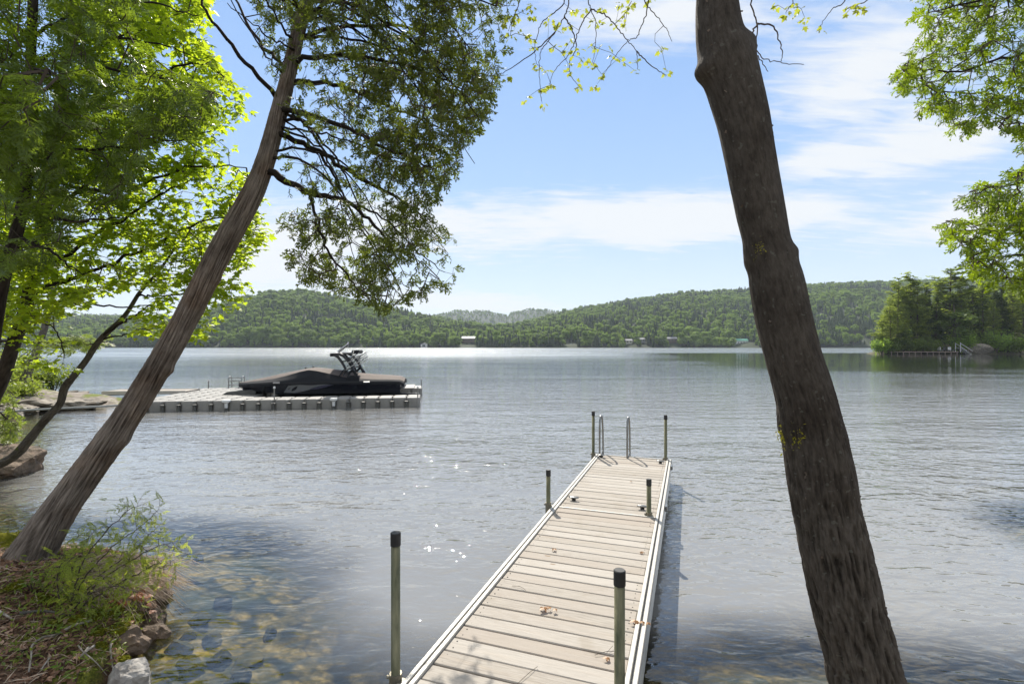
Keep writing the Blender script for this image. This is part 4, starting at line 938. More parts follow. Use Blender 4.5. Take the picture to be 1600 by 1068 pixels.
SUBM = [(250, 1000), (275, 1005), (262, 1040), (310, 960), (265, 925), (330, 1060), (290, 985), (345, 1010), (240, 1062), (375, 1040), (300, 905), (345, 930), (280, 950), (330, 985), (385, 1010), (300, 1030), (360, 1055), (255, 1065), (420, 960), (265, 880), (590, 1060), (560, 1085), (40, 790), (100, 800), (20, 830), (230, 845), (455, 1050), (310, 860)]
for i, (px, py) in enumerate(SUBM):
    P_ = onz(px, py, -.05); P_[:2] *= 1.0; gz_ = float(ground_z(P_[:1], P_[1:2])[0]); s_ = random.uniform(.07, .15)
    link('submerged_rock', rock_mesh(60+i % 6, (s_, s_*.8, .075), M['rock_wet'], .5, 3), None, (P_[0], P_[1], min(-.11, max(gz_+.02, -.4))), 'rounded olive brown rock lying just under the water near the bank', 'rock', 'submerged rocks by the bank', rot=(0, 0, random.uniform(0, 6)))

# ------------------------------------------------------------------ foliage machinery
def inpoly(x, y, poly):
    c = np.zeros(len(x), bool); n = len(poly)
    for i in range(n):
        ax, ay = poly[i]; bx, by = poly[(i+1) % n]
        c ^= ((ay > y) != (by > y)) & (x < (bx-ax)*(y-ay)/((by-ay) if by != ay else 1e-9)+ax)
    return c
def sample_region(poly, n, z0, z1, seed, hole=.0, hs=55., clump=None, edge_thin=0):
    """anchor points of leafy twigs, in metres, spread through the crown's volume"""
    g = np.random.default_rng(seed); poly = np.array(poly, float); lo = poly.min(0); hi = poly.max(0); out = []; tot = 0
    while tot < n:
        x = g.uniform(lo[0], hi[0], 4*n); y = g.uniform(lo[1], hi[1], 4*n); k = inpoly(x, y, poly); x, y = x[k], y[k]
        Z = g.uniform(z0, z1, len(x)); P = np.column_stack([x/hs, y/hs, Z*1.2])
        if hole > -1:
            k = fbm(P, seed+3, 3)+g.normal(size=len(x))*.08 > hole; x, y, Z = x[k], y[k], Z[k]
        out.append(np.column_stack([(x-800)*Z/F, Z, HC-(y-540)*Z/F])); tot += len(x)
        if len(out) > 40: break
    return np.concatenate(out)[:n]
def grow(limbs, anchors, seg=.16, jit=.25, seed=1):
    """twigs join every anchor to the nearest wood; returns nodes, parent index"""
    g = np.random.default_rng(seed)
    L0 = np.concatenate(limbs); N0 = len(L0); cap = N0+len(anchors)*8; N = np.zeros((cap, 3)); N[:N0] = L0; par = np.full(cap, -1); n = N0
    d0 = np.array([np.min(((L0-a)**2).sum(1)) for a in anchors]); order = np.argsort(d0); tips = []
    for i in order:
        a = anchors[i]; D = N[:n]-a; q = (D*D).sum(1); j = int(np.argmin(q)); d = math.sqrt(q[j])
        if d < 1e-4: continue
        k = min(6, max(1, int(d/seg))); p0 = N[j]; prev = j; off = g.normal(size=3)*jit*d*.35
        for s_ in range(1, k+1):
            t_ = s_/k; p = p0+(a-p0)*t_+off*math.sin(pi*t_)*(1 if k > 1 else 0)
            if n >= cap: break
            N[n] = p; par[n] = prev; prev = n; n += 1
        tips.append(prev)
    return N[:n], par[:n], N0, np.array(tips)
def twig_mesh(mb, N, par, N0, r0=.0016, ex=.42, rmax=.02, m=0):
    n = len(N); cnt = np.ones(n)
    for i in range(n-1, N0-1, -1):
        if par[i] >= 0: cnt[par[i]] += cnt[i]
    ci = np.arange(N0, n); pi2 = par[ci]; A = N[pi2]; B = N[ci]; rB = np.minimum(rmax, r0*cnt[ci]**ex); rA = np.where(pi2 < N0, rB*1.25, np.minimum(rmax, r0*np.maximum(cnt[pi2], 1)**ex)); rA = np.minimum(rA, rB*1.8)
    T = B-A; T /= np.linalg.norm(T, axis=1)[:, None]+1e-9; ref = np.where(np.abs(T[:, 2:3]) < .9, [[0, 0, 1.]], [[0, 1., 0]]); X = np.cross(T, ref); X /= np.linalg.norm(X, axis=1)[:, None]; Y = np.cross(T, X)
    V = []
    for P_, r in ((A, rA), (B, rB)):
        for k in range(3):
            a = 2*pi*k/3; V.append(P_+(X*cos(a)+Y*sin(a))*r[:, None])
    V = np.stack(V, 1).reshape(-1, 3); b = np.arange(len(ci))[:, None]*6
    Q = np.concatenate([b+np.array([[0, 1, 4, 3]]), b+np.array([[1, 2, 5, 4]]), b+np.array([[2, 0, 3, 5]])]); mb.add(V, [Q], m)
def place(mb, protos, P, A, Nn, S, seed=0, m=0):
    """copies of leaf sprays: protos list of (V, faces) with the stem along +y and face along +z"""
    g = np.random.default_rng(seed); A = A/(np.linalg.norm(A, axis=1)[:, None]+1e-9); X = np.cross(A, Nn); X /= np.linalg.norm(X, axis=1)[:, None]+1e-9; Z = np.cross(X, A)
    pick = g.integers(0, len(protos), len(P))
    for k, (V, fs) in enumerate(protos):
        s = np.where(pick == k)[0]
        if not len(s): continue
        W_ = (V[None, :, 0:1]*X[s][:, None]+V[None, :, 1:2]*A[s][:, None]+V[None, :, 2:3]*Z[s][:, None])*np.asarray(S)[s][:, None, None]+P[s][:, None]
        nv = len(V); mb.add(W_.reshape(-1, 3), [(np.asarray(f)[None]+(np.arange(len(s))*nv)[:, None, None]).reshape(-1, np.asarray(f).shape[1]) for f in fs], m)
def rhomb(L, p, d, ln, wd, n=(0, 0, 1)):
    p = np.array(p, float); d = np.array(d, float); d /= np.linalg.norm(d); s = np.cross(n, d); s /= np.linalg.norm(s)+1e-9
    L.append([p, p+d*ln*.45+s*wd/2, p+d*ln, p+d*ln*.45-s*wd/2])
def cedar_spray(seed):
    g = np.random.default_rng(seed); L = []; bend = g.normal()*.25
    rhomb(L, (0, 0, 0), (bend*.5, 1, 0), 1.0, .11)
    for k in range(7):
        t_ = .1+.8*k/7; sg = 1 if k % 2 else -1; p = np.array([bend*.5*t_, t_, 0]); ln = (.62-.42*t_)*g.uniform(.8, 1.25); a = sg*g.uniform(.55, .95); d = np.array([sin(a), cos(a), g.normal()*.25])
        rhomb(L, p, d, ln, .12)
        for q in range(2): b_ = a+(1 if q else -1)*g.uniform(.5, .8); rhomb(L, p+d*ln*g.uniform(.25, .6), (sin(b_), cos(b_), g.normal()*.3), ln*g.uniform(.4, .6), .10)
    V = np.array(L).reshape(-1, 3); V[:, 2] -= .18*V[:, 1]**2+.12*np.abs(V[:, 0]); return V, [np.arange(len(V)).reshape(-1, 4)]
def hemlock_spray(seed):
    g = np.random.default_rng(seed); L = []
    rhomb(L, (0, 0, 0), (0, 1, 0), 1.0, .07)
    for k in range(11):
        t_ = .06+.88*k/11; sg = 1 if k % 2 else -1; ln = (.50*(1-t_)+.10)*g.uniform(.75, 1.2); a = sg*g.uniform(.8, 1.15); d = np.array([sin(a), cos(a), g.normal()*.12]); p = np.array([0, t_, 0])
        rhomb(L, p, d, ln, .085)
        if ln > .28:
            for q in range(2): b_ = a+(1 if q else -1)*.7; rhomb(L, p+d*ln*(.35+.25*q), (sin(b_), cos(b_), 0), ln*.38, .075)
    V = np.array(L).reshape(-1, 3); V[:, 2] -= .22*V[:, 1]**2+.25*np.abs(V[:, 0])**1.5; return V, [np.arange(len(V)).reshape(-1, 4)]
CED = [(lambda q_: (q_[0]*np.array([.72, 1.08, 1]), q_[1]))(cedar_spray(s)) for s in range(6)]; HEM = [hemlock_spray(20+s) for s in range(5)]
MAP = [(lambda r_: (r_[0]-np.array([0, 0, 0]), [r_[1]]))(maple_leaf(c_, s)) for s, c_ in enumerate((.1, .3, .5, .7))]
def unit(v): return v/(np.linalg.norm(v, axis=-1, keepdims=True)+1e-9)
def foliage(name, parent, mt, protos, limbs, anchors, size, seed, per=1, droop=.35, flat=1.0, nrm_rand=.5, wood=None, r0=.0016, seg=.16, spread=.05, rmax=.02, kindname='stuff', up_bias=0., fwd=.5):
    g = np.random.default_rng(seed); N, par, N0, tips = grow(limbs, anchors, seg, seed=seed)
    tw = MB(); twig_mesh(tw, N, par, N0, r0, rmax=rmax); tw.build('twigs', [wood or M['twig']], parent, kind='stuff')
    d = unit(N[tips]-N[par[tips]]); P_ = np.repeat(N[tips], per, 0); d = np.repeat(d, per, 0); n = len(P_)
    P_ = P_+g.normal(size=(n, 3))*spread*(per > 1); A = unit(d*fwd+g.normal(size=(n, 3))*.55*np.array([1, 1, .6])+np.array([0, 0, -droop+up_bias])); Nn = unit(np.array([0, 0, 1.])*flat+g.normal(size=(n, 3))*nrm_rand)
    S = g.uniform(size[0], size[1], n); lf = MB(); place(lf, protos, P_-A*S[:, None]*.15, A, Nn, S, seed); lf.build(name, [mt], parent, kind=kindname)
    return P_, A, Nn, S
def pxpath(pts, per=6): return catmull([at(*p) for p in pts], per)
def trunk(name, parent, pts, mt, n=64, per=14, amp=.08, kind='cedar', seed=1, lumps=(), flare=0., label=None):
    """pts: (px, py, Z, diameter); bark relief is real geometry"""
    P_ = catmull([at(p[0], p[1], p[2]) for p in pts], per); Dm = catmull([[p[3], 0, 0] for p in pts], per)[:, 0]/2
    seglen = np.linalg.norm(np.diff(P_, axis=0), axis=1); s = np.concatenate([[0], np.cumsum(seglen)]); info = {}
    def disp(th, path, rad):
        TH, SS = np.meshgrid(th, s); R = rad[:, None]
        if kind == 'cedar':
            tw_ = TH+SS*.55; Q = np.column_stack([(np.cos(tw_)*5.5*1.2).ravel(), (np.sin(tw_)*5.5*1.2).ravel(), (SS*2.2).ravel()]); r1 = 1-np.abs(fbm(Q, seed, 3))*2.4
            Q2 = Q*np.array([2.6, 2.6, 1.6]); r2 = 1-np.abs(fbm(Q2, seed+9, 2))*2.4; rr = (.6*r1+.4*r2).reshape(TH.shape); 
            flu = vnoise(np.column_stack([(np.cos(TH)*1.3).ravel(), (np.sin(TH)*1.3).ravel(), (SS*.8).ravel()]), seed+4).reshape(TH.shape)
            info['r'] = rr; out_ = R*(amp*(rr-.4)+.09*flu)
        else:
            Q = np.column_stack([(np.cos(TH)*8).ravel(), (np.sin(TH)*8).ravel(), (SS*8).ravel()]); r1 = 1-np.abs(fbm(Q, seed, 4))*2.4; rr = r1.reshape(TH.shape)
            plate = vnoise(np.column_stack([(np.cos(TH)*1.4).ravel(), (np.sin(TH)*1.4).ravel(), (SS*1.6).ravel()]), seed+6).reshape(TH.shape)
            lowk = np.clip(1.9-SS/1.45, .14, 1.5) if s[-1] > 4.5 and len(pts) > 20 else 1.0*np.ones_like(SS)    # the bark is rougher low down
            info['r'] = .5+(rr-.5)*np.clip(lowk, .15, 1); out_ = R*(amp*lowk*(rr-.4)+.05*plate)
        for (s0, t0, a_, ws_, wt_) in lumps:
            dt = np.abs((TH-t0+pi) % (2*pi)-pi); out_ = out_+R*a_*np.exp(-((SS-s0)/ws_)**2-(dt/wt_)**2)
        if flare: out_ = out_+R*flare*np.exp(-SS/.18)*(.6+.5*np.cos(TH*4+1.3))
        return out_
    mb = MB(); mb.tube(P_, Dm, n, 0, disp=disp); o = mb.build(name, [mt], parent, smooth=True, label=label); me = o.data
    nv = len(me.vertices); th = np.arange(n)*2*pi/n; TH, SS = np.meshgrid(th, s); R = Dm[:, None]
    a = me.attributes.new('ridge', 'FLOAT', 'POINT'); a.data.foreach_set('value', np.clip(info['r'].ravel(), 0, 1).astype(np.float32)[:nv])
    a = me.attributes.new('barkco', 'FLOAT_VECTOR', 'POINT'); a.data.foreach_set('vector', np.column_stack([(np.cos(TH+(SS*.55 if kind == 'cedar' else 0))*R).ravel(), (np.sin(TH+(SS*.55 if kind == 'cedar' else 0))*R).ravel(), SS.ravel()]).astype(np.float32).ravel())
    return o, P_, s
def limb(parent, pts, r0, r1, mt, name='limb', n=7, wob=.015, seed=0):
    P_ = pxpath(pts, 7); g = np.random.default_rng(seed+len(pts)*7+int(abs(pts[0][0]))); P_[1:-1] += g.normal(size=(len(P_)-2, 3))*wob*.6
    MB().tube(P_, np.linspace(r0, r1, len(P_)), n).build(name, [mt], parent, smooth=True); return P_

M['bark_cedar'] = barkmat('cedar_bark', (.035, .025, .019), (.36, .30, .245), None, 1, (24, 24, 2.2), red=(1.0, .88, .78))
M['bark_maple'] = barkmat('maple_bark', (.022, .018, .014), (.135, .115, .095), (.055, .060, .010), 1, (22, 22, 7), .05, True)
M['bark_moss'] = barkmat('mossy_bark', (.03, .025, .02), (.14, .125, .10), (.06, .075, .008), 2.5, (9, 9, 2.5), .13)
M['bark_dark'] = barkmat('dark_bark', (.018, .014, .011), (.075, .06, .048), None, 1, (9, 9, 2.5))
for k in ('bark_cedar', 'bark_maple', 'bark_moss', 'bark_dark'):      # bark grain follows the stem
    nt_ = M[k].node_tree; co_ = [n_ for n_ in nt_.nodes if n_.bl_idname == 'ShaderNodeTexCoord'][0]; at_ = nt_.nodes.new('ShaderNodeAttribute'); at_.attribute_name = 'barkco'
    for l_ in list(nt_.links):
        if l_.from_node == co_: to_ = l_.to_socket; nt_.links.remove(l_); nt_.links.new(at_.outputs['Vector'], to_)
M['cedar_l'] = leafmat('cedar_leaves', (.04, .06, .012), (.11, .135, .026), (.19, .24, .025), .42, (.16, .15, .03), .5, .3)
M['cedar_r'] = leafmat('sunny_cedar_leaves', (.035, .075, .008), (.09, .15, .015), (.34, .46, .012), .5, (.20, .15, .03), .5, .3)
M['hem_l'] = leafmat('hemlock_leaves', (.035, .065, .010), (.10, .15, .018), (.27, .38, .02), .48, (.10, .15, .025), .4, .5)
M['maple_l'] = leafmat('maple_leaves', (.08, .15, .014), (.17, .25, .02), (.58, .72, .03), .6, (.24, .24, .03), .45, .35)
M['maple_y'] = leafmat('young_maple_leaves', (.10, .13, .02), (.19, .20, .03), (.50, .55, .06), .5, (.26, .20, .05), .45, .35)
M['bush_l'] = leafmat('bush_leaves', (.07, .11, .02), (.17, .21, .03), (.35, .45, .05), .45, (.28, .18, .05), .45, .3)

# ------------------------------------------------------------------ the leaning cedar
b0 = at(30, 915, 4.45)
def tree_root(name, label, base, cat='tree', group=None): return thing(name, label, cat, tuple(base), 0, group)
class Shift:
    """parents geometry given in world metres to a thing that stands at its own base"""
    pass
def settle(root):
    b_ = root.location.copy()
    for ch in root.children:
        ch.location = ch.location-b_
cedar = tree_root('cedar_tree', 'leaning cedar with stringy brown bark, rooted on the near bank, crown above the boat', b0)
TR = [(18, 940, 4.40, .47), (36, 892, 4.47, .39), (56, 855, 4.5, .325), (90, 800, 4.55, .27), (124, 752, 4.6, .25), (162, 700, 4.66, .24), (209, 633, 4.76, .222), (253, 562, 4.86, .218), (291, 496, 5.0, .218), (330, 420, 5.1, .22),
      (364, 358, 5.2, .222), (396, 300, 5.3, .195), (416, 248, 5.4, .168), (432, 190, 5.5, .16), (449, 125, 5.6, .15), (463, 62, 5.7, .14), (478, 0, 5.8, .125), (490, -80, 5.9, .10), (505, -220, 6.1, .07), (515, -340, 6.3, .03)]
trunk('trunk', cedar, TR, M['bark_cedar'], 220, 22, .17, 'cedar', 3, [(1.62, 3.3, .22, .07, .5), (2.35, 3.3, .26, .05, .4), (3.35, 3.3, .16, .05, .4)], .30)
for rt in ([(40, 885, 4.45), (58, 912, 4.2), (50, 945, 3.95)], [(60, 885, 4.42), (85, 915, 4.15), (70, 960, 3.8)], [(25, 890, 4.5), (5, 915, 4.35), (-30, 930, 4.2)]):
    limb(cedar, rt, .075, .012, M['bark_cedar'], 'root', 9, .01)
CL = [([(421, 269, 5.35), (484, 302, 5.3), (540, 314, 5.2), (587, 356, 5.1), (622, 405, 5.0)], .040, .008), ([(430, 208, 5.45), (500, 238, 5.6), (560, 278, 5.7), (640, 320, 5.8), (690, 380, 5.8)], .034, .007),
      ([(440, 172, 5.5), (520, 190, 5.2), (600, 230, 5.0), (672, 260, 4.9)], .034, .007), ([(448, 130, 5.6), (520, 130, 5.8), (620, 172, 6.0), (700, 205, 6.1)], .032, .007), ([(455, 96, 5.65), (530, 88, 5.4), (640, 104, 5.2), (725, 140, 5.1)], .030, .006),
      ([(462, 62, 5.7), (540, 40, 5.9), (650, 44, 6.1), (745, 70, 6.2)], .028, .006), ([(472, 30, 5.75), (560, -16, 5.5), (680, -22, 5.3), (775, 10, 5.2)], .026, .006), ([(484, 302, 5.3), (498, 350, 5.2), (520, 405, 5.15), (560, 448, 5.1), (600, 474, 5.1)], .018, .005),
      ([(488, -60, 5.9), (600, -120, 6.0), (730, -90, 6.1), (800, -30, 6.1)], .028, .006), ([(496, -150, 6.0), (640, -260, 6.1), (760, -240, 6.1)], .024, .006), ([(500, 238, 5.6), (535, 300, 5.7), (590, 400, 5.8), (640, 450, 5.9)], .016, .004),
      ([(431, 152, 5.55), (375, 87, 5.3), (328, 25, 5.1), (300, -30, 5.0)], .028, .008), ([(450, 109, 5.6), (403, 62, 5.8), (369, 0, 6.0), (350, -50, 6.1)], .024, .007), ([(462, 70, 5.7), (440, 40, 5.4), (405, -20, 5.2)], .018, .006), ([(540, 314, 5.2), (600, 340, 5.3), (660, 400, 5.4), (695, 425, 5.4)], .014, .004)]
gl_ = np.random.default_rng(404)
for i in range(26):      # many thin bare limbs curve out of the trunk and droop
    y0 = gl_.uniform(-140, 262); x0 = float(np.interp(-y0, [-p[1] for p in TR], [p[0] for p in TR])); z0 = float(np.interp(-y0, [-p[1] for p in TR], [p[2] for p in TR]))
    x3 = gl_.uniform(540, 760)-max(0, y0-100)*.35; y3 = y0+gl_.uniform(60, 250); z3 = gl_.uniform(4.7, 5.8); a_ = gl_.uniform(.0, .35)
    CL.append(([(x0, y0, z0), (x0+(x3-x0)*.3, y0+(y3-y0)*(.12-a_*.3), z0+(z3-z0)*.35), (x0+(x3-x0)*.68, y0+(y3-y0)*.45, z0+(z3-z0)*.7), (x3, y3, z3)], gl_.uniform(.012, .022), .004))
for i in range(7):
    y0 = gl_.uniform(-120, 150); x0 = float(np.interp(-y0, [-p[1] for p in TR], [p[0] for p in TR])); z0 = 5.6; x3 = gl_.uniform(300, 400); y3 = y0-gl_.uniform(40, 160)
    CL.append(([(x0, y0, z0), (x0+(x3-x0)*.4, y0+(y3-y0)*.3, 5.4), (x3, y3, 5.2)], .013, .004))
limbs = [limb(cedar, p, a, b, M['bark_dark'], 'limb', 6, .02, i) for i, (p, a, b) in enumerate(CL)]
CP = [(400, -70), (800, -90), (812, -30), (785, 40), (780, 105), (768, 150), (740, 205), (718, 240), (712, 262), (690, 300), (662, 335), (690, 352), (716, 376), (700, 398), (712, 425), (695, 448), (650, 462), (615, 484), (585, 482), (570, 462),
      (520, 445), (472, 436), (448, 402), (476, 392), (440, 352), (436, 318), (446, 268), (446, 215), (458, 140), (470, 60), (440, 30)]
anch = sample_region(CP, 5300, 4.6, 5.9, 5, -.12, 42.)
pa_ = 800+F*anch[:, 0]/anch[:, 1]; pb_ = 540-F*(anch[:, 2]-HC)/anch[:, 1]
prob = np.clip((pa_-455-np.clip((pb_-200)*.25, -20, 30))/150, .10, 1); prob = np.where(pb_ > 330, np.clip(prob+.45, 0, 1), prob); anch = anch[gl_.uniform(size=len(anch)) < prob*.92]
anchL = sample_region([(395, -60), (470, -60), (468, 40), (450, 100), (425, 140), (405, 60)], 170, 5.0, 6.2, 6, .0)
anchL2 = sample_region([(360, 270), (440, 300), (430, 360), (400, 340)], 25, 5.1, 5.6, 6, -.5)
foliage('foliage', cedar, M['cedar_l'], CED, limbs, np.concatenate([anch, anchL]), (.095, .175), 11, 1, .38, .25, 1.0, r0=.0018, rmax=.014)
settle(cedar)

# ------------------------------------------------------------------ thick maple trunk on the right, with the twigs that hang into the top of the view
b0 = at(1442, 1285, 2.36)
maple = tree_root('maple_tree', 'maple with a thick dark leaning trunk right of the wooden dock', b0)
Zt = 2.35; k_ = .985*Zt/F; off_ = lambda px: math.sqrt(1+((px-800)/F)**2)   # a stem seen off the lens axis looks wider
MT = [(1462, 1330, Zt, .46), (1440, 1270, Zt, .38), (1405, 1170, Zt, .325)]+[((a+b)/2, y, Zt, (b-a)*k_/off_(a)) for y, a, b in ((1068, 1294, 1418), (1028, 1287, 1406), (940, 1265, 1381), (852, 1247, 1359), (793, 1236, 1344), (734, 1226, 1334), (675, 1220, 1319), (616, 1209, 1303), (560, 1195, 1284), (499, 1179, 1268),
      (440, 1169, 1255), (398, 1163, 1241), (374, 1160, 1234), (330, 1149, 1226), (281, 1139, 1217), (235, 1130, 1209), (187, 1120, 1201), (140, 1106, 1190), (94, 1092, 1178), (60, 1087, 1163), (20, 1086, 1156), (-20, 1087, 1152))]+[(1116, -90, Zt, .18), (1108, -200, Zt, .175), (1100, -330, 2.4, .16), (1092, -480, 2.5, .14)]
# arc lengths of a few heights along the stem, for knots and scars
Pm = np.array([at(*p[:3]) for p in MT]); sm = np.concatenate([[0], np.cumsum(np.linalg.norm(np.diff(Pm, axis=0), axis=1))]); ys_ = np.array([p[1] for p in MT])
def s_at(y): return float(np.interp(-y, -ys_, sm))
import numpy as _n
LEFT_, RIGHT_, FRONT_ = pi, 0.0, 1.5*pi
lump = [(s_at(78), LEFT_, .34, .055, .55), (s_at(100), RIGHT_, .30, .05, .6), (s_at(402), FRONT_+.3, .10, .03, 1.1), (s_at(400), LEFT_-.1, .16, .035, .6), (s_at(425), FRONT_, -.05, .03, 1.2), (s_at(385), RIGHT_, .12, .05, .5), (s_at(660), RIGHT_-.3, .10, .05, .6), (s_at(690), FRONT_, .07, .04, 1.3), (s_at(680), LEFT_, .06, .05, .5), (s_at(640), FRONT_+.5, .05, .03, 1.0), (s_at(740), FRONT_, -.05, .05, .8), (s_at(110), FRONT_+.6, -.10, .03, .35)]
mt_o, _, _ = trunk('trunk', maple, MT, M['bark_maple'], 240, 16, .085, 'maple', 8, lump, .25)
g = np.random.default_rng(3)
# moss tuft and lichen flakes on the trunk
def trunk_pt(px, py, out_=.0):
    i = np.argmin(np.abs(ys_-py)); x0 = np.interp(-py, -ys_, [p[0] for p in MT]); r = np.interp(-py, -ys_, [p[3] for p in MT])/2; xo = (px-x0)*Zt/F; yo = -math.sqrt(max(0, r*r-xo*xo)); return at(px, py, Zt)+np.array([0, yo-out_, 0])
mb = MB(); Pc = np.array([trunk_pt(1226+g.normal()*6, 680+g.normal()*9, .0) for _ in range(150)]); V, Q = quads_at(Pc, g.normal(size=(150, 3))+np.array([-.4, -1, 0]), .008*g.uniform(.5, 1.5, 150), .5, g); mb.add(V, [Q])
M['moss_y'] = leafmat('yellow_moss', (.22, .20, .01), (.40, .36, .03), (.3, .3, .02), .25)
mb.build('moss_tuft', [M['moss_y']], maple, kind='stuff')
mb = MB(); Pc = np.array([trunk_pt(1172+g.normal()*4, 396+g.normal()*8, .002) for _ in range(90)]); V, Q = quads_at(Pc, g.normal(size=(90, 3))+np.array([-.4, -1, 0]), .006*g.uniform(.5, 1.3, 90), .6, g); mb.add(V, [Q]); mb.build('moss_tuft', [M['moss_y']], maple, kind='stuff')
mb = MB(); n_ = 120; pc = []
for _ in range(n_):
    y = g.uniform(-10, 1060); i0 = np.interp(-y, -ys_, [p[0] for p in MT]); w_ = np.interp(-y, -ys_, [p[3] for p in MT])/Zt*F/2; side = g.choice([-1, 1]); pc.append(trunk_pt(i0+side*w_*g.uniform(.75, .995), y, .002))
V, Q = quads_at(np.array(pc), g.normal(size=(n_, 3))*.7+np.array([0, -1, 0]), .0085*g.uniform(.3, 1.3, n_), 1.4, g); mb.add(V, [Q]); mb.build('bark_flakes', [simple('flake', (.13, .10, .075), .9, 0, .5, 30)], maple, kind='stuff')
Zq = 4.6
ML = [([(1104, -260, 2.4), (1060, -230, 3.0), (1000, -150, 3.7), (930, -95, 4.3), (860, -60, 4.7), (790, -40, 4.9)], .05, .010), ([(1100, -330, 2.4), (1180, -260, 3.0), (1260, -130, 3.8), (1330, -60, 4.3), (1380, -30, 4.5)], .045, .008)]
TW = [[(925, -92, 4.3), (917, -40, 4.5), (919, 0, Zq), (923, 15, Zq), (931, 37, Zq), (930, 71, 4.7), (926, 97, 4.7)], [(900, -80, 4.5), (889, 0, 4.5), (882, 26, 4.5), (867, 51, 4.5), (852, 71, 4.5), (844, 84, 4.5), (843, 120, 4.5), (846, 158, 4.5)],
      [(880, -68, 4.6), (882, 0, 4.7), (863, 22, 4.75), (846, 36, 4.8), (840, 56, 4.8), (835, 73, 4.8), (838, 100, 4.8)], [(923, 15, Zq), (947, 24, 4.5), (962, 41, 4.45), (981, 64, 4.4), (994, 81, 4.4), (996, 108, 4.4)],
      [(1000, -150, 3.7), (1012, -40, 4.1), (1013, 9, 4.3), (1002, 41, 4.4), (996, 58, 4.4), (981, 64, 4.4), (960, 90, 4.4), (948, 110, 4.4)], [(1000, -150, 3.7), (1003, -50, 4.1), (1007, 0, 4.3), (1022, 21, 4.3), (1039, 41, 4.3), (1050, 65, 4.3)], [(994, 81, 4.4), (1002, 88, 4.4), (1026, 109, 4.4), (1042, 118, 4.4)],
      [(830, -52, 4.8), (815, -10, 4.8), (811, 6, 4.8), (801, 30, 4.8), (794, 49, 4.8)], [(882, 26, 4.5), (895, 48, 4.6), (900, 75, 4.7), (890, 100, 4.8), (893, 120, 4.8), (905, 134, 4.8)], [(867, 51, 4.5), (830, 85, 4.9), (790, 112, 5.0), (775, 118, 5.0)],
      [(923, 15, Zq), (908, 40, 4.8), (900, 60, 4.8), (887, 88, 4.8), (868, 108, 4.8), (858, 132, 4.8)],
      [(1200, -235, 3.1), (1176, -80, 3.3), (1174, 0, 3.4), (1183, 37, 3.4), (1181, 65, 3.4), (1190, 89, 3.4), (1218, 98, 3.4), (1256, 101, 3.4)], [(1183, 37, 3.4), (1209, 42, 3.4), (1221, 75, 3.4), (1221, 96, 3.4)], [(1183, 37, 3.4), (1170, 70, 3.4), (1186, 92, 3.45), (1200, 112, 3.5)],
      [(1260, -130, 3.8), (1250, -40, 3.9), (1240, 0, 4.0), (1228, 20, 4.0)], [(1330, -60, 4.3), (1320, 0, 4.3), (1300, 15, 4.3), (1280, 42, 4.3)], [(1380, -30, 4.5), (1356, 0, 4.5), (1338, 8, 4.5), (1320, 14, 4.5)]]
mlimbs = [limb(maple, p, a, b, M['bark_dark'], 'limb', 8, .01, i) for i, (p, a, b) in enumerate(ML)]
for i, p in enumerate(TW): mlimbs.append(limb(maple, p, .0065, .0022, M['twig'], 'branch', 5, .006, 20+i))
CLU = [(90, 635), (180, 625), (420, 540), (400, 400), (380, 330), (440, 745), (540, 710), (330, 820), (465, 865), (500, 600), (630, 440), (700, 340), (710, 430), (760, 410), (680, 600), (760, 710), (880, 380), (945, 395), (890, 540), (960, 620), (925, 700), (1040, 440), (1095, 490), (1240, 520), (1240, 590),
       (1460, 410), (1500, 600), (270, 100), (360, 130), (220, 140), (380, 40), (720, 90), (620, 250), (790, 80), (960, 60), (950, 180), (880, 170), (1080, 190), (1150, 120), (1180, 60), (1110, 40), (1210, 10), (1370, 10), (520, 170), (590, 200), (700, 210), (560, 390), (680, 530), (320, 300), (200, 300), (240, 240), (130, 180), (1155, 200), (470, 560), (800, 490)]
cl = [(760+a/5.333, b/5.333, Zq+random.uniform(-.25, .3)) for a, b in CLU]+[(1215, 8, 4.0), (1228, 22, 4.0), (1240, 5, 3.9), (1252, 14, 4.0), (1258, 30, 4.0), (1335, 8, 4.4), (1346, 16, 4.4), (1325, 18, 4.4), (1283, 42, 4.3)]
leaf_me = []
for s_ in range(5):
    V, Fc = maple_leaf([.15, .35, .55, .75, .3][s_], 80+s_); leaf_me.append(make_mesh('leaf', V, [Fc], [M['maple_y']]))
from mathutils import Matrix, Vector
def leaf_obj(meshes, parent, p, a, nrm, s, g):
    a = unit(a); x = unit(np.cross(a, nrm)); z = np.cross(x, a); o = bpy.data.objects.new('leaf', meshes[int(g.integers(0, len(meshes)))]); COL.objects.link(o); o.parent = parent
    o.matrix_local = Matrix(((x[0]*s, a[0]*s, z[0]*s, p[0]), (x[1]*s, a[1]*s, z[1]*s, p[1]), (x[2]*s, a[2]*s, z[2]*s, p[2]), (0, 0, 0, 1))); return o
anch = np.array([at(*c_) for c_ in cl]); N, par, N0, tips = grow(mlimbs, anch, .1, .3, 5); tw = MB(); twig_mesh(tw, N, par, N0, .0014, rmax=.005); tw.build('twigs', [M['twig']], maple, kind='stuff')
for p in anch:
    for _ in range(int(g.integers(4, 7))):
        ph = g.uniform(0, 2*pi); a = np.array([cos(ph), sin(ph), -.55+g.normal()*.35]); leaf_obj(leaf_me, maple, p+unit(a)*g.uniform(.005, .035)+g.normal(size=3)*.012, a, np.array([0, 0, 1.])+g.normal(size=3)*.5, g.uniform(.026, .052), g)
settle(maple)

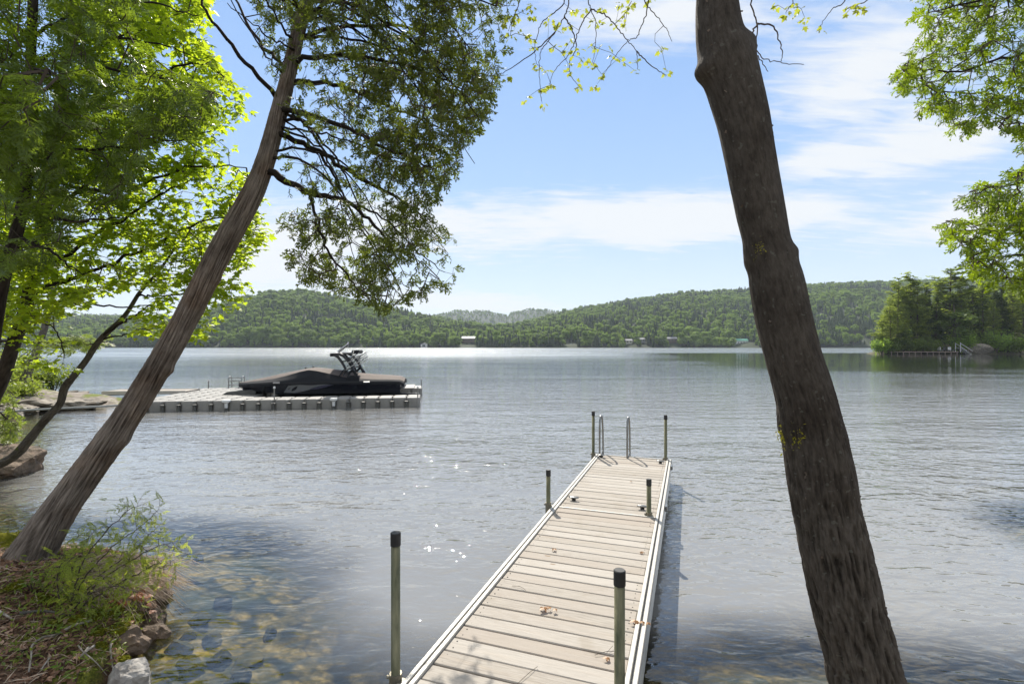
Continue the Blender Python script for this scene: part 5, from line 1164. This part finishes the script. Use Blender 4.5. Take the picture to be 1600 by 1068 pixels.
# ------------------------------------------------------------------ dark hemlock, top left
hem = tree_root('hemlock_tree', 'dark hemlock filling the top left corner with drooping feathery branches', at(-25, 800, 5.5))
hem.location.z = 0.3
HT = [(-25, 800, 5.5, .2), (-22, 640, 5.5, .15), (-12, 540, 5.5, .13), (4, 440, 5.5, .12), (30, 345, 5.5, .11), (46, 240, 5.5, .10), (46, 150, 5.5, .09), (50, 40, 5.5, .085), (55, -120, 5.5, .09), (60, -260, 5.5, .05)]
trunk('trunk', hem, HT, M['bark_dark'], 28, 8, .08, 'maple', 4)
HL = [[(38, 330, 5.5), (120, 345, 5.1), (200, 340, 4.9)], [(45, 262, 5.5), (110, 235, 5.2), (220, 228, 4.9), (330, 205, 4.7)], [(46, 200, 5.5), (140, 205, 5.8), (250, 235, 6.0)], [(47, 150, 5.5), (150, 110, 5.0), (260, 125, 4.6), (345, 150, 4.4)], [(48, 110, 5.5), (140, 60, 5.8), (250, 70, 6.1), (320, 95, 6.2)],
      [(50, 60, 5.5), (140, 10, 5.2), (240, 5, 4.9), (310, 25, 4.7)], [(52, -10, 5.5), (160, -60, 5.3), (300, -50, 5.1)], [(46, 210, 5.5), (10, 180, 4.9), (-50, 170, 4.4)], [(47, 260, 5.5), (0, 270, 5.0), (-60, 290, 4.6)], [(50, 60, 5.5), (0, 30, 5.0), (-60, 20, 4.5)], [(30, 370, 5.5), (90, 400, 5.3), (130, 430, 5.1)], [(20, 400, 5.5), (-30, 420, 5.2), (-70, 450, 5.0)],
      [(45, 180, 5.5), (40, 130, 4.6), (60, 110, 4.0), (90, 120, 3.6)], [(54, -80, 5.5), (120, -120, 5.0), (200, -130, 4.6)]]
limbs = [limb(hem, p, .020, .004, M['bark_dark'], 'limb', 6, .02, i) for i, p in enumerate(HL)]
HP = [(-70, -90), (250, -90), (215, 20), (200, 60), (260, 105), (330, 140), (340, 170), (290, 200), (235, 225), (215, 280), (185, 320), (110, 350), (80, 400), (30, 420), (-70, 430)]
a1 = sample_region(HP, 2500, 4.0, 6.2, 15, .0, 60.); a2 = sample_region([(-60, 100), (60, 120), (90, 160), (60, 230), (-60, 240)], 160, 3.4, 4.0, 16, -.3)
foliage('foliage', hem, M['hem_l'], HEM, limbs, np.concatenate([a1, a2]), (.13, .24), 21, 1, .30, 1.0, .38, r0=.0016, rmax=.012, fwd=.9)
settle(hem)

# ------------------------------------------------------------------ sunlit maple behind it
mp2 = tree_root('maple_tree', 'sunlit maple with bright yellow green leaves between the dark hemlock and the leaning cedar', at(-20, 640, 8.2))
LT = [(-20, 640, 7.6, .20), (5, 585, 7.4, .18), (20, 540, 7.3, .16), (38, 490, 7.2, .15), (50, 430, 7.1, .135), (62, 370, 7.0, .13), (75, 290, 7.0, .12), (92, 170, 7.0, .12), (110, 40, 7.1, .09), (125, -120, 7.2, .05)]
trunk('trunk', mp2, LT, M['bark_dark'], 32, 8, .08, 'maple', 6)
LL = [([(48, 432, 7.1), (80, 415, 6.9), (155, 362, 6.6), (230, 318, 6.4), (300, 280, 6.2)], .036), ([(42, 460, 7.2), (75, 449, 7.0), (140, 425, 6.8), (220, 392, 6.7), (300, 352, 6.5), (370, 335, 6.4)], .034), ([(44, 470, 7.2), (130, 473, 7.6), (200, 480, 7.9), (262, 470, 8.1)], .022), ([(66, 335, 7.0), (160, 272, 7.3), (260, 200, 7.6), (335, 152, 7.8), (375, 160, 7.9)], .03),
      ([(76, 285, 7.0), (180, 300, 6.6), (290, 262, 6.3), (385, 262, 6.1)], .028), ([(95, 140, 7.0), (180, 62, 7.2), (260, 20, 7.4), (325, 10, 7.6)], .026), ([(90, 190, 7.0), (200, 140, 6.7), (300, 100, 6.5), (350, 120, 6.4)], .026), ([(108, 50, 7.1), (200, -30, 7.3), (300, -60, 7.4)], .022), ([(30, 520, 7.3), (60, 500, 7.0), (90, 520, 6.8), (100, 560, 6.7)], .012), ([(50, 430, 7.1), (20, 400, 7.4), (-30, 380, 7.6)], .02)]
limbs = [limb(mp2, p, r, .006, M['bark_dark'], 'limb', 7, .02, i) for i, (p, r) in enumerate(LL)]
LP = [(120, -60), (335, -60), (322, 50), (345, 105), (384, 148), (376, 190), (330, 205), (352, 225), (392, 250), (400, 300), (412, 330), (418, 372), (396, 392), (372, 420), (330, 430), (260, 450), (210, 440), (140, 470), (60, 500), (-60, 540), (-60, 250), (150, 200)]
a1 = sample_region(LP, 2500, 6.1, 7.9, 25, -.14, 50.); a2 = sample_region([(15, 470), (80, 470), (110, 540), (100, 575), (40, 575), (25, 540)], 30, 6.6, 7.1, 26, -.4)
N, par, N0, tips = grow(limbs, np.concatenate([a1, a2]), .18, .3, 9); tw = MB(); twig_mesh(tw, N, par, N0, .0020, rmax=.012); tw.build('twigs', [M['twig']], mp2, kind='stuff')
def maple_leaves(root, N, tips, per, size, mt, seed, nobj, meshes):
    g = np.random.default_rng(seed); n = len(tips)*per; P_ = np.repeat(N[tips], per, 0); ph = g.uniform(0, 2*pi, n); A = unit(np.column_stack([np.cos(ph), np.sin(ph), -.35+g.normal(size=n)*.3])); P_ = P_+A*g.uniform(.02, .09, (n, 1))+g.normal(size=(n, 3))*.03
    Nn = unit(np.array([0, -.1, 1.])+g.normal(size=(n, 3))*.42); S = g.uniform(size[0], size[1], n); show = S/P_[:, 1]; order = np.argsort(-show); 
    near_ = order[:nobj]; far_ = order[nobj:]; lf = MB(); place(lf, MAP, P_[far_], A[far_], Nn[far_], S[far_], seed); lf.build('leaves', [mt], root, kind='stuff')
    for i in near_: leaf_obj(meshes, root, P_[i], A[i], Nn[i], S[i], g)
lm2 = [make_mesh('leaf', maple_leaf(c_, 90+s_)[0], [maple_leaf(c_, 90+s_)[1]], [M['maple_l']]) for s_, c_ in enumerate((.15, .35, .55, .2))]
maple_leaves(mp2, N, tips, 5, (.060, .105), M['maple_l'], 31, 295, lm2)
settle(mp2)

# ------------------------------------------------------------------ thin mossy leaning tree out of the bank at the left edge
th = tree_root('leaning_sapling', 'thin crooked mossy tree curving up from the left edge over the big brown rock', at(-60, 740, 8.3), 'tree')
TP = [(-60, 742, 8.3, .16), (-10, 728, 8.15, .14), (22, 712, 8.0, .13), (45, 687, 7.9, .128), (60, 668, 7.85, .108), (76, 650, 7.8, .115), (94, 630, 7.75, .098), (101, 606, 7.7, .105), (117, 585, 7.6, .09), (135, 562, 7.5, .08), (156, 531, 7.4, .078), (194, 494, 7.3, .06), (219, 456, 7.2, .048), (247, 425, 7.1, .036), (275, 385, 7.0, .025)]
trunk('trunk', th, TP, M['bark_moss'], 40, 8, .07, 'maple', 12, [(1.05, 3.6, .28, .05, .7), (1.45, 3.3, .35, .05, .8), (2.0, 3.6, .30, .06, 1.0)])
tl = [([(163, 523, 7.35), (188, 506, 7.2), (213, 491, 7.1), (234, 478, 7.0), (262, 470, 6.9)], .018), ([(158, 530, 7.4), (200, 522, 7.2), (215, 514, 7.1), (250, 512, 6.9), (300, 505, 6.7)], .013), ([(215, 462, 7.2), (260, 462, 7.0), (330, 455, 6.8), (380, 450, 6.7)], .015), ([(230, 440, 7.2), (280, 430, 7.2), (330, 400, 7.2)], .012)]
limbs = [limb(th, p, r, .004, M['bark_dark'], 'limb', 6, .015, i) for i, (p, r) in enumerate(tl)]
a1 = sample_region([(215, 480), (262, 440), (330, 425), (392, 436), (396, 455), (365, 478), (335, 490), (318, 520), (300, 540), (262, 528), (220, 522), (190, 505)], 150, 6.4, 7.3, 35, -.12, 30.)
N, par, N0, tips = grow(limbs, a1, .12, .3, 10); tw = MB(); twig_mesh(tw, N, par, N0, .0018, rmax=.008); tw.build('twigs', [M['twig']], th, kind='stuff')
maple_leaves(th, N, tips, 5, (.055, .095), M['maple_l'], 37, 200, lm2)
settle(th)

# ------------------------------------------------------------------ cedar whose branches reach in from the right edge
rc = tree_root('cedar_tree', 'sunlit cedar whose bright green branches reach in from the right edge above the wooded point', at(1950, 830, 5.2))
RT = [(1950, 880, 5.2, .3), (1890, 600, 5.2, .26), (1800, 300, 5.2, .22), (1790, 0, 5.2, .17), (1785, -300, 5.2, .10)]
trunk('trunk', rc, RT, M['bark_cedar'], 40, 10, .12, 'cedar', 14)
RL = [[(1795, 80, 5.2), (1680, 60, 5.2), (1580, 88, 5.1), (1490, 112, 5.0), (1412, 102, 5.0)], [(1795, 180, 5.2), (1680, 160, 5.3), (1580, 160, 5.4), (1490, 176, 5.5)], [(1790, 0, 5.2), (1660, -20, 5.0), (1540, 0, 4.9), (1450, 20, 4.8)], [(1798, 260, 5.2), (1690, 230, 5.2), (1610, 215, 5.2), (1560, 200, 5.2)],
      [(1800, 300, 5.2), (1690, 290, 5.1), (1600, 285, 5.0), (1515, 300, 5.0)], [(1802, 380, 5.2), (1690, 350, 5.3), (1590, 355, 5.4), (1530, 350, 5.4), (1478, 345, 5.4)], [(1803, 430, 5.2), (1700, 410, 5.1), (1610, 400, 5.0), (1530, 405, 5.0)], [(1803, 460, 5.2), (1700, 450, 5.3), (1620, 440, 5.3), (1560, 430, 5.3)], [(1792, 40, 5.2), (1690, -60, 5.3), (1560, -60, 5.3)]]
limbs = [limb(rc, p, .022, .004, M['bark_dark'], 'limb', 6, .015, i) for i, p in enumerate(RL)]
PA = [(1440, -60), (1700, -60), (1700, 240), (1600, 240), (1590, 205), (1568, 200), (1545, 190), (1515, 205), (1488, 198), (1460, 172), (1438, 168), (1428, 150), (1396, 128), (1408, 104), (1396, 80), (1440, 66), (1446, 40), (1432, 10)]
PB = [(1700, 235), (1700, 480), (1640, 462), (1600, 458), (1580, 450), (1548, 445), (1512, 422), (1506, 398), (1492, 372), (1466, 358), (1464, 344), (1486, 336), (1512, 344), (1538, 352), (1525, 325), (1506, 306), (1518, 290), (1560, 282), (1592, 262)]
a1 = sample_region(PA, 1500, 4.6, 5.7, 45, -.15, 40.); a2 = sample_region(PB, 1250, 4.6, 5.7, 46, -.17, 36.)
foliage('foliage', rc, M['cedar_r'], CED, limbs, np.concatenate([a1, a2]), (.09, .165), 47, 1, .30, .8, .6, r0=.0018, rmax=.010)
settle(rc)

# ------------------------------------------------------------------ trees and bushes on the left shore further off
def shore_plant(kind_, px, Z, h, wid, lb, mt, seed, leaves, ls, name='leafy_tree'):
    x = (px-800)*Z/F; zb = float(ground_z(np.array([x]), np.array([Z]))[0]); zb = max(zb, 0)
    t_ = thing(name, lb, 'tree' if 'tree' in name else 'bush', (x, Z, zb), group='trees and bushes on the left shore')
    tr, cr = leafy_meshes(seed, h, wid, leaves, ls, 22); tr.build('trunk', [M['pine_bark']], t_); cr.build('crown', [mt], t_)
shore_plant(0, -40, 27, 12, 4.2, 'green leafy tree low at the left edge on the far end of the shore', M['hard_l'], 51, 5200, .16)
shore_plant(0, -150, 20, 13, 4.0, 'tall leafy tree behind the hemlock trunk at the left edge', M['hard_l'], 52, 5200, .14)
shore_plant(0, -330, 17, 13, 5.0, 'leafy tree whose side branches show between the trunks at the left edge', M['bush_l'], 53, 4200, .14)
def shore_bush(px, Z, r_, h_, lb, mt, n_=1500, ls_=.055):
    x = (px-800)*Z/F; zb = max(.05, float(ground_z(np.array([x]), np.array([Z]))[0])); a_, b_ = shrub_mesh(int(px)+900, r_, h_, n_, ls_, mt)
    t_ = thing('bush', lb, 'bush', (x, Z, zb), group='bushes on the left shore'); link('stem', a_, t_); link('foliage', b_, t_)
for a_ in ((18, 20.8, 1.0, 1.5, 'low yellow green bush on the ledge rocks of the left shore', M['bush_l']), (58, 21.6, .9, 1.0, 'small reddish green bush at the left end of the gangway', M['bush_l']), (84, 22.3, .7, .95, 'thin leafed bush whose twigs reach over the gangway end', M['hard_l']),
           (-12, 19.0, 1.0, 1.5, 'yellow green bush behind the mooring pole at the left edge', M['bush_l']), (-30, 16.0, 1.1, 1.5, 'bright bush at the left picture edge beside the mooring pole', M['bush_l']), (8, 23.5, 1.4, 2.1, 'taller green bush under the grey bare leaning trunk', M['hard_l']),
           (38, 18.6, .55, .5, 'tiny red tinged bush on the slanted ledge rock', M['bush_l']), (30, 22.5, 1.0, 1.2, 'olive bush just behind the low yellow green bush', M['bush_l'])):
    shore_bush(*a_)
0 and shore_plant(0, 18, 20.8, 1.7, 1.15, 'low yellow green bush on the ledge rocks of the left shore', M['bush_l'], 54, 2200, .060, 'bush')
0 and shore_plant(0, 62, 21.6, 1.15, .95, 'small reddish green bush at the left end of the gangway', M['bush_l'], 55, 1600, .055, 'bush')
0 and shore_plant(0, -30, 16.0, 1.9, 1.3, 'bright bush at the left picture edge beside the mooring pole', M['bush_l'], 56, 2400, .055, 'bush')
gt_ = tree_root('bare_tree', 'slim grey bare trunk leaning over the bushes of the left shore', at(28, 612, 20), 'tree')
trunk('trunk', gt_, [(28, 612, 20, .30), (48, 572, 20, .27), (62, 535, 20, .25), (73, 500, 20, .22), (84, 440, 20, .18), (90, 360, 20, .10)], M['twig_grey'], 12, 6, .05, 'maple', 4)
settle(gt_)
# drooping branch tip of an off-frame cedar at the left edge, low
dc = tree_root('cedar_sapling', 'low cedar sapling drooping into the view over the water at the left edge', at(-120, 700, 9.5), 'sapling')
dl = [limb(dc, [(-120, 700, 9.5), (-60, 645, 9.3), (-10, 640, 9.1), (25, 665, 9.0)], .03, .006, M['bark_dark'], 'limb'), limb(dc, [(-120, 700, 9.5), (-70, 610, 9.4), (-10, 600, 9.2), (20, 615, 9.2)], .03, .006, M['bark_dark'], 'limb')]
a1 = sample_region([(-60, 590), (20, 596), (28, 640), (34, 672), (20, 690), (-10, 684), (-60, 700)], 330, 8.7, 9.6, 61, -.2, 20.)
foliage('foliage', dc, M['bush_l'], CED, dl, a1, (.12, .2), 62, 1, .4, .6, .8, r0=.002); settle(dc)
ef = tree_root('pine_branch_tree', 'feathery pale green pine whose low bough hangs over the water left of the leaning cedar', at(-60, 620, 14), 'tree')
el_ = [limb(ef, [(-60, 620, 14), (-20, 540, 13.8), (60, 535, 13.4), (130, 538, 13.0), (168, 534, 12.8)], .05, .008, M['bark_dark'], 'limb')]
a1 = sample_region([(60, 528), (110, 524), (172, 530), (168, 540), (120, 546), (70, 552), (40, 545)], 120, 12.6, 13.6, 64, -.4, 20.)
foliage('foliage', ef, M['bush_l'], HEM, el_, a1, (.2, .34), 65, 1, .1, 1., .35, r0=.003); settle(ef)

# ------------------------------------------------------------------ the near bank: litter, moss, shrub, twigs
def on_ground(n, x0, x1, y0, y1, seed, smin=.03):
    g = np.random.default_rng(seed); x = g.uniform(x0, x1, n); y = g.uniform(y0, y1, n); P_ = np.column_stack([x, y, 0*x]); k = ground_z(x, y) > .07; x, y = x[k], y[k]; return np.column_stack([x, y, ground_z(x, y)])
g = np.random.default_rng(91)
Pg = on_ground(38000, -7.5, -1.2, 1.7, 6.4, 92); n = len(Pg)
M['litter'] = leafmat('leaf_litter', (.05, .027, .016), (.34, .20, .13), (.18, .10, .05), .15, (.62, .46, .34), .8, .1)
lf = MB(); place(lf, MAP+[(np.array([(0, 0, 0), (.3, .4, .1), (0, 1, .0), (-.3, .5, .05)]), [np.array([[0, 1, 2, 3]])])]*9, Pg+np.array([0, 0, .012]), g.normal(size=(n, 3))*np.array([1, 1, .3]), unit(np.array([0, 0, 1.])+g.normal(size=(n, 3))*.5), g.uniform(.018, .055, n), 93)
lf.build('leaf_litter', [M['litter']], kind='stuff')
Pn = on_ground(9000, -6.5, -1.5, 2.2, 6.0, 94); n = len(Pn); nd = MB(); place(nd, [(np.array([(0, 0, 0), (.02, .5, .05), (0, 1, 0), (-.02, .5, .05)]), [np.array([[0, 1, 2, 3]])])], Pn+np.array([0, 0, .02]), g.normal(size=(n, 3))*np.array([1, 1, .25]), unit(np.array([0, 0, 1.])+g.normal(size=(n, 3))*.3), g.uniform(.05, .15, n), 95)
M['straw'] = leafmat('dry_needles', (.22, .15, .10), (.60, .48, .36), (.2, .14, .06), .15, None, .8, .1); nd.build('needle_litter', [M['straw']], kind='stuff')
M['moss'] = leafmat('moss', (.05, .06, .008), (.20, .19, .018), (.2, .22, .02), .2, (.34, .29, .03), .9, .1)
MOSS = [(5, 862, 5.1, .26), (20, 890, 4.75, .13), (-20, 900, 4.8, .25), (120, 1006, 3.62, .06), (148, 990, 3.72, .07), (172, 970, 3.82, .08), (160, 984, 3.75, .05), (184, 992, 3.7, .07), (152, 1030, 3.45, .05), (85, 1022, 3.52, .035), (62, 978, 3.83, .06), (172, 1062, 3.28, .07), (24, 985, 3.88, .05), (205, 962, 3.9, .06), (150, 1012, 3.58, .05), (188, 1020, 3.5, .05)]
mo = MB()
for i, (px, py, Z, r) in enumerate(MOSS):
    x = (px-800)*Z/F; z = float(ground_z(np.array([x]), np.array([Z]))[0]); V = ICO3[0]*(1+.35*fbm(ICO3[0]*2+i*3, 70+i, 3)[:, None])*np.array([r, r, r*.5])+np.array([x, Z, z]); mo.add(V, [ICO3[1]])
    D = g.normal(size=(700, 3)); D[:, 2] = np.abs(D[:, 2]); D = unit(D); C_ = D*np.array([r, r, r*.5])*(1+.12*g.normal(size=(700, 1)))+np.array([x, Z, z]); V, Q = quads_at(C_, D+g.normal(size=D.shape)*.8, .011*g.uniform(.5, 1.4, 700), .5, g); mo.add(V, [Q])
mo.build('moss_cushions', [M['moss']], kind='stuff')

def gpt(px, py, lift=.02):     # point where the sight line through a pixel meets the bank
    Z = 3.0
    for _ in range(40):
        x = (px-800)*Z/F; z = float(ground_z(np.array([x]), np.array([Z]))[0]); Zn = F*(HC-z)/(py-540.); Z = .5*Z+.5*Zn
    return np.array([(px-800)*Z/F, Z, z+lift])
def ground_stick(pts, r, lb, mt='deadwood', name='stick', lift=.025):
    P_ = catmull([gpt(px, py, lift+(pts_i % 2)*.012) for pts_i, (px, py) in enumerate(pts)], 6); b_ = P_[0].copy(); mb_ = MB(); mb_.tube(P_-b_, np.linspace(r, r*.45, len(P_)), 7)
    return mb_.build(name, [M[mt]], None, smooth=True, loc=tuple(b_), label=lb, cat='stick', group='dead sticks on the bank')
ground_stick([(143, 974), (114, 985), (88, 996), (65, 1004), (50, 1014), (49, 1030), (45, 1055)], .010, 'long bent pale stick lying across the leaf litter of the near bank')
ground_stick([(180, 1004), (173, 1014), (174, 1037), (179, 1066)], .009, 'upright pale stick right beside the pale jagged rock')
ground_stick([(122, 1013), (130, 1026), (150, 1040), (167, 1063)], .005, 'thin pale twig slanting down from the small round moss cushion')
ground_stick([(138, 1020), (125, 1039)], .008, 'short split grey stick below the round moss cushion, left one of a crossing pair', lift=.04)
ground_stick([(147, 1022), (127, 1040)], .008, 'short split grey stick below the round moss cushion, right one of a crossing pair', lift=.06)
ground_stick([(-5, 958), (8, 968), (22, 974)], .010, 'curved grey root piece at the left picture edge')
ground_stick([(78, 1032), (66, 1052), (60, 1058)], .005, 'short thin twig hanging off the long bent stick')
ground_stick([(30, 963), (70, 962), (110, 966)], .012, 'straight grey brown branch half buried in litter behind the long bent stick', 'twig_grey')
# sapling shrub leaning out over the water
sh = tree_root('hemlock_sapling', 'feathery yellow green hemlock sapling leaning from the near bank out over the water', gpt(100, 972, 0), 'sapling')
zs = lambda Z: Z
SL = [[(100, 972, 3.75), (112, 935, 3.75), (128, 880, 3.8), (165, 830, 3.9), (205, 795, 4.0), (224, 788, 4.0)], [(100, 972, 3.75), (130, 905, 3.8), (175, 855, 3.95), (220, 822, 4.1), (248, 795, 4.2)], [(105, 965, 3.75), (150, 905, 3.8), (205, 862, 3.9), (245, 824, 4.0)],
      [(105, 965, 3.75), (150, 912, 3.8), (210, 872, 3.85), (255, 850, 3.9), (285, 862, 3.9)], [(108, 962, 3.75), (160, 925, 3.7), (215, 895, 3.75), (250, 880, 3.8), (256, 895, 3.8)], [(105, 965, 3.75), (110, 900, 3.9), (130, 850, 4.1), (145, 832, 4.1)], [(105, 965, 3.75), (135, 930, 3.6), (180, 915, 3.55), (215, 925, 3.5)], [(103, 968, 3.75), (90, 920, 3.7), (95, 880, 3.7), (120, 868, 3.7)]]
limbs = [limb(sh, p, .007, .002, M['twig'], 'stem', 5, .006, i) for i, p in enumerate(SL)]
a1 = np.concatenate([l_[6:][np.random.default_rng(i).integers(0, len(l_)-6, 85)]+np.random.default_rng(i+9).normal(size=(85, 3))*.05 for i, l_ in enumerate(limbs)])
M['sap_l'] = leafmat('sapling_leaves', (.10, .15, .025), (.22, .27, .04), (.65, .72, .08), .5, (.34, .22, .07), .45, .3)
HEMN = [(V_*np.array([.42, 1, 1]), f_) for V_, f_ in HEM]
foliage('foliage', sh, M['sap_l'], HEMN, limbs, a1, (.05, .12), 71, 1, .05, 1., .5, r0=.0009, seg=.06, rmax=.003, fwd=1.); settle(sh)
M['rust'] = leafmat('rust_sprays', (.20, .06, .02), (.34, .13, .05), (.3, .1, .03), .2)
rs = MB(); C0 = gpt(195, 948, .10); n = 60; place(rs, HEM, C0+g.normal(size=(n, 3))*np.array([.11, .10, .035]), g.normal(size=(n, 3))*np.array([1, .6, .3])+np.array([.8, 0, 0]), unit(np.array([0, 0, 1.])+g.normal(size=(n, 3))*.4), g.uniform(.05, .10, n), 5)
rs.build('dead_branch', [M['rust']], None, label='rust red dead hemlock sprays at the foot of the sapling near the water', cat='branch')
# straw and roots hanging over the edge
gr = MB()
for i in range(900):
    p0 = gpt(g.uniform(120, 215), g.uniform(880, 935), .03) if i < 130 else p0; 
    if i >= 130: p0 = bank0[g.integers(0, len(bank0))]+g.normal(size=3)*np.array([.08, .08, .01])
    elif i == 0: bank0 = []
    if i < 130: bank0.append(p0)
    d = unit(np.array([1.0, g.normal()*.45, g.uniform(-.05, .25)])); ln = g.uniform(.15, .5); gr.tube([p0, p0+d*ln*.5+np.array([0, 0, .025]), p0+d*ln+np.array([0, 0, -.03-.25*ln])], [.0030, .0026, .0012], 3, cap=False)
gr.build('dry_grass', [M['straw']], kind='stuff')
ug = MB(); Pu = []
for _ in range(2600):
    a_ = g.uniform(0, 1); Pu.append((g.normal(150, 62), g.normal(935, 34)) if a_ < .7 else (g.uniform(0, 240), g.uniform(880, 1060)))
qx = np.clip(np.array(Pu)[:, 0], -20, 262); qy = np.maximum(np.array(Pu)[:, 1], 862); Zq_ = np.full(len(qx), 4.0)
for _ in range(25): Zq_ = .5*Zq_+.5*F*(HC-ground_z((qx-800)*Zq_/F, Zq_))/(qy-540.)
Pu = np.column_stack([(qx-800)*Zq_/F, Zq_, ground_z((qx-800)*Zq_/F, Zq_)]); Pu = Pu[ground_z(Pu[:, 0], Pu[:, 1]) > .05]; n = len(Pu); Pu[:, 2] += g.uniform(.01, .09, n)
place(ug, [(np.array([(0, 0, 0), (.16, .35, .03), (0, 1, -.1), (-.16, .35, .03)]), [np.array([[0, 1, 2, 3]])])], Pu, g.normal(size=(n, 3))*np.array([1, 1, .5])+np.array([.3, 0, .5]), unit(np.array([0, 0, 1.])+g.normal(size=(n, 3))*.5), g.uniform(.018, .06, n), 5)
M['under_l'] = leafmat('undergrowth_leaves', (.07, .11, .02), (.18, .22, .03), (.40, .48, .05), .4, (.34, .24, .07)); ug.build('undergrowth', [M['under_l']], kind='stuff')
# broad leaved seedlings and narrow leaved plants
def seedling(px, py, n, size, lb, mt, narrow=False, h=.10):
    b_ = gpt(px, py, 0); t_ = thing('seedling', lb, 'plant', tuple(b_), 0, 'seedlings on the near bank'); s_ = MB(); lf_ = MB()
    prot = [(np.array([(0, 0, 0), (.12, .35, .03), (0, 1, -.1), (-.12, .35, .03)]), [np.array([[0, 1, 2, 3]])])] if narrow else [(np.array([(0, 0, 0), (.3, .3, .04), (.24, .7, .02), (0, 1, -.08), (-.24, .7, .02), (-.3, .3, .04)]), [np.array([[0, 1, 2, 3, 4, 5]])])]
    V0, f0 = prot[0]; me_ = make_mesh('leaf', V0, f0, [mt])
    for i in range(n):
        ph = g.uniform(0, 2*pi); zt_ = g.uniform(.3, 1)*h; p = np.array([cos(ph), sin(ph), 0])*zt_*.4; p[2] = zt_; s_.tube([(0, 0, 0), p*.6+np.array([0, 0, .01]), p], .0014, 3, cap=False)
        a = unit(np.array([cos(ph), sin(ph), g.uniform(-.2, .7)])); leaf_obj([me_], t_, p, a, unit(np.array([0, 0, 1.])+g.normal(size=3)*.3), size*g.uniform(.6, 1.15), g)
    s_.build('stem', [M['twig']], t_)
M['seed_l'] = leafmat('seedling_leaves', (.07, .14, .02), (.16, .27, .04), (.35, .5, .06), .45, (.35, .30, .04))
for a in ((97, 1050, 9, .045, 'broad leaved bright green seedling at the bottom of the picture on the near bank', M['seed_l'], False, .09), (88, 992, 6, .045, 'green seedling right behind the long bent stick', M['seed_l'], False, .07), (36, 1024, 5, .035, 'small green seedling near the left edge of the bank', M['seed_l'], False, .06),
          (118, 1066, 7, .05, 'yellowing seedling at the very bottom edge of the picture', M['seed_l'], False, .08), (48, 925, 16, .07, 'tuft of narrow green leaves at the foot of the leaning cedar', M['seed_l'], True, .12), (236, 985, 14, .06, 'narrow leaved plant at the water edge above the pale jagged rock', M['seed_l'], True, .13),
          (222, 950, 14, .06, 'narrow leaved yellow green plant right of the rust red sprays', M['seed_l'], True, .12), (205, 930, 12, .05, 'narrow leaved plant between the sapling and the rust red sprays', M['seed_l'], True, .11), (140, 948, 8, .05, 'broad leaved green seedling under the sapling', M['seed_l'], False, .07), (120, 905, 10, .045, 'bright leaved seedling behind the sapling stems', M['seed_l'], False, .14)):
    seedling(a[0], a[1], a[2], a[3], a[4], a[5], a[6], a[7])

# ------------------------------------------------------------------ haze over the lake
HAZE = 0.00013
hm = bpy.data.materials.new('haze_air'); hm.use_nodes = True; t = NT(hm.node_tree); t.n.clear()
t.l.new(t.new('ShaderNodeVolumePrincipled', {'Color': (.80, .90, 1.0, 1), 'Density': HAZE, 'Anisotropy': .1}).outputs[0], t.new('ShaderNodeOutputMaterial').inputs['Volume'])
MB().box((0, 1600, 120), (7400, 3600, 260)).build('haze', [hm], kind='stuff')
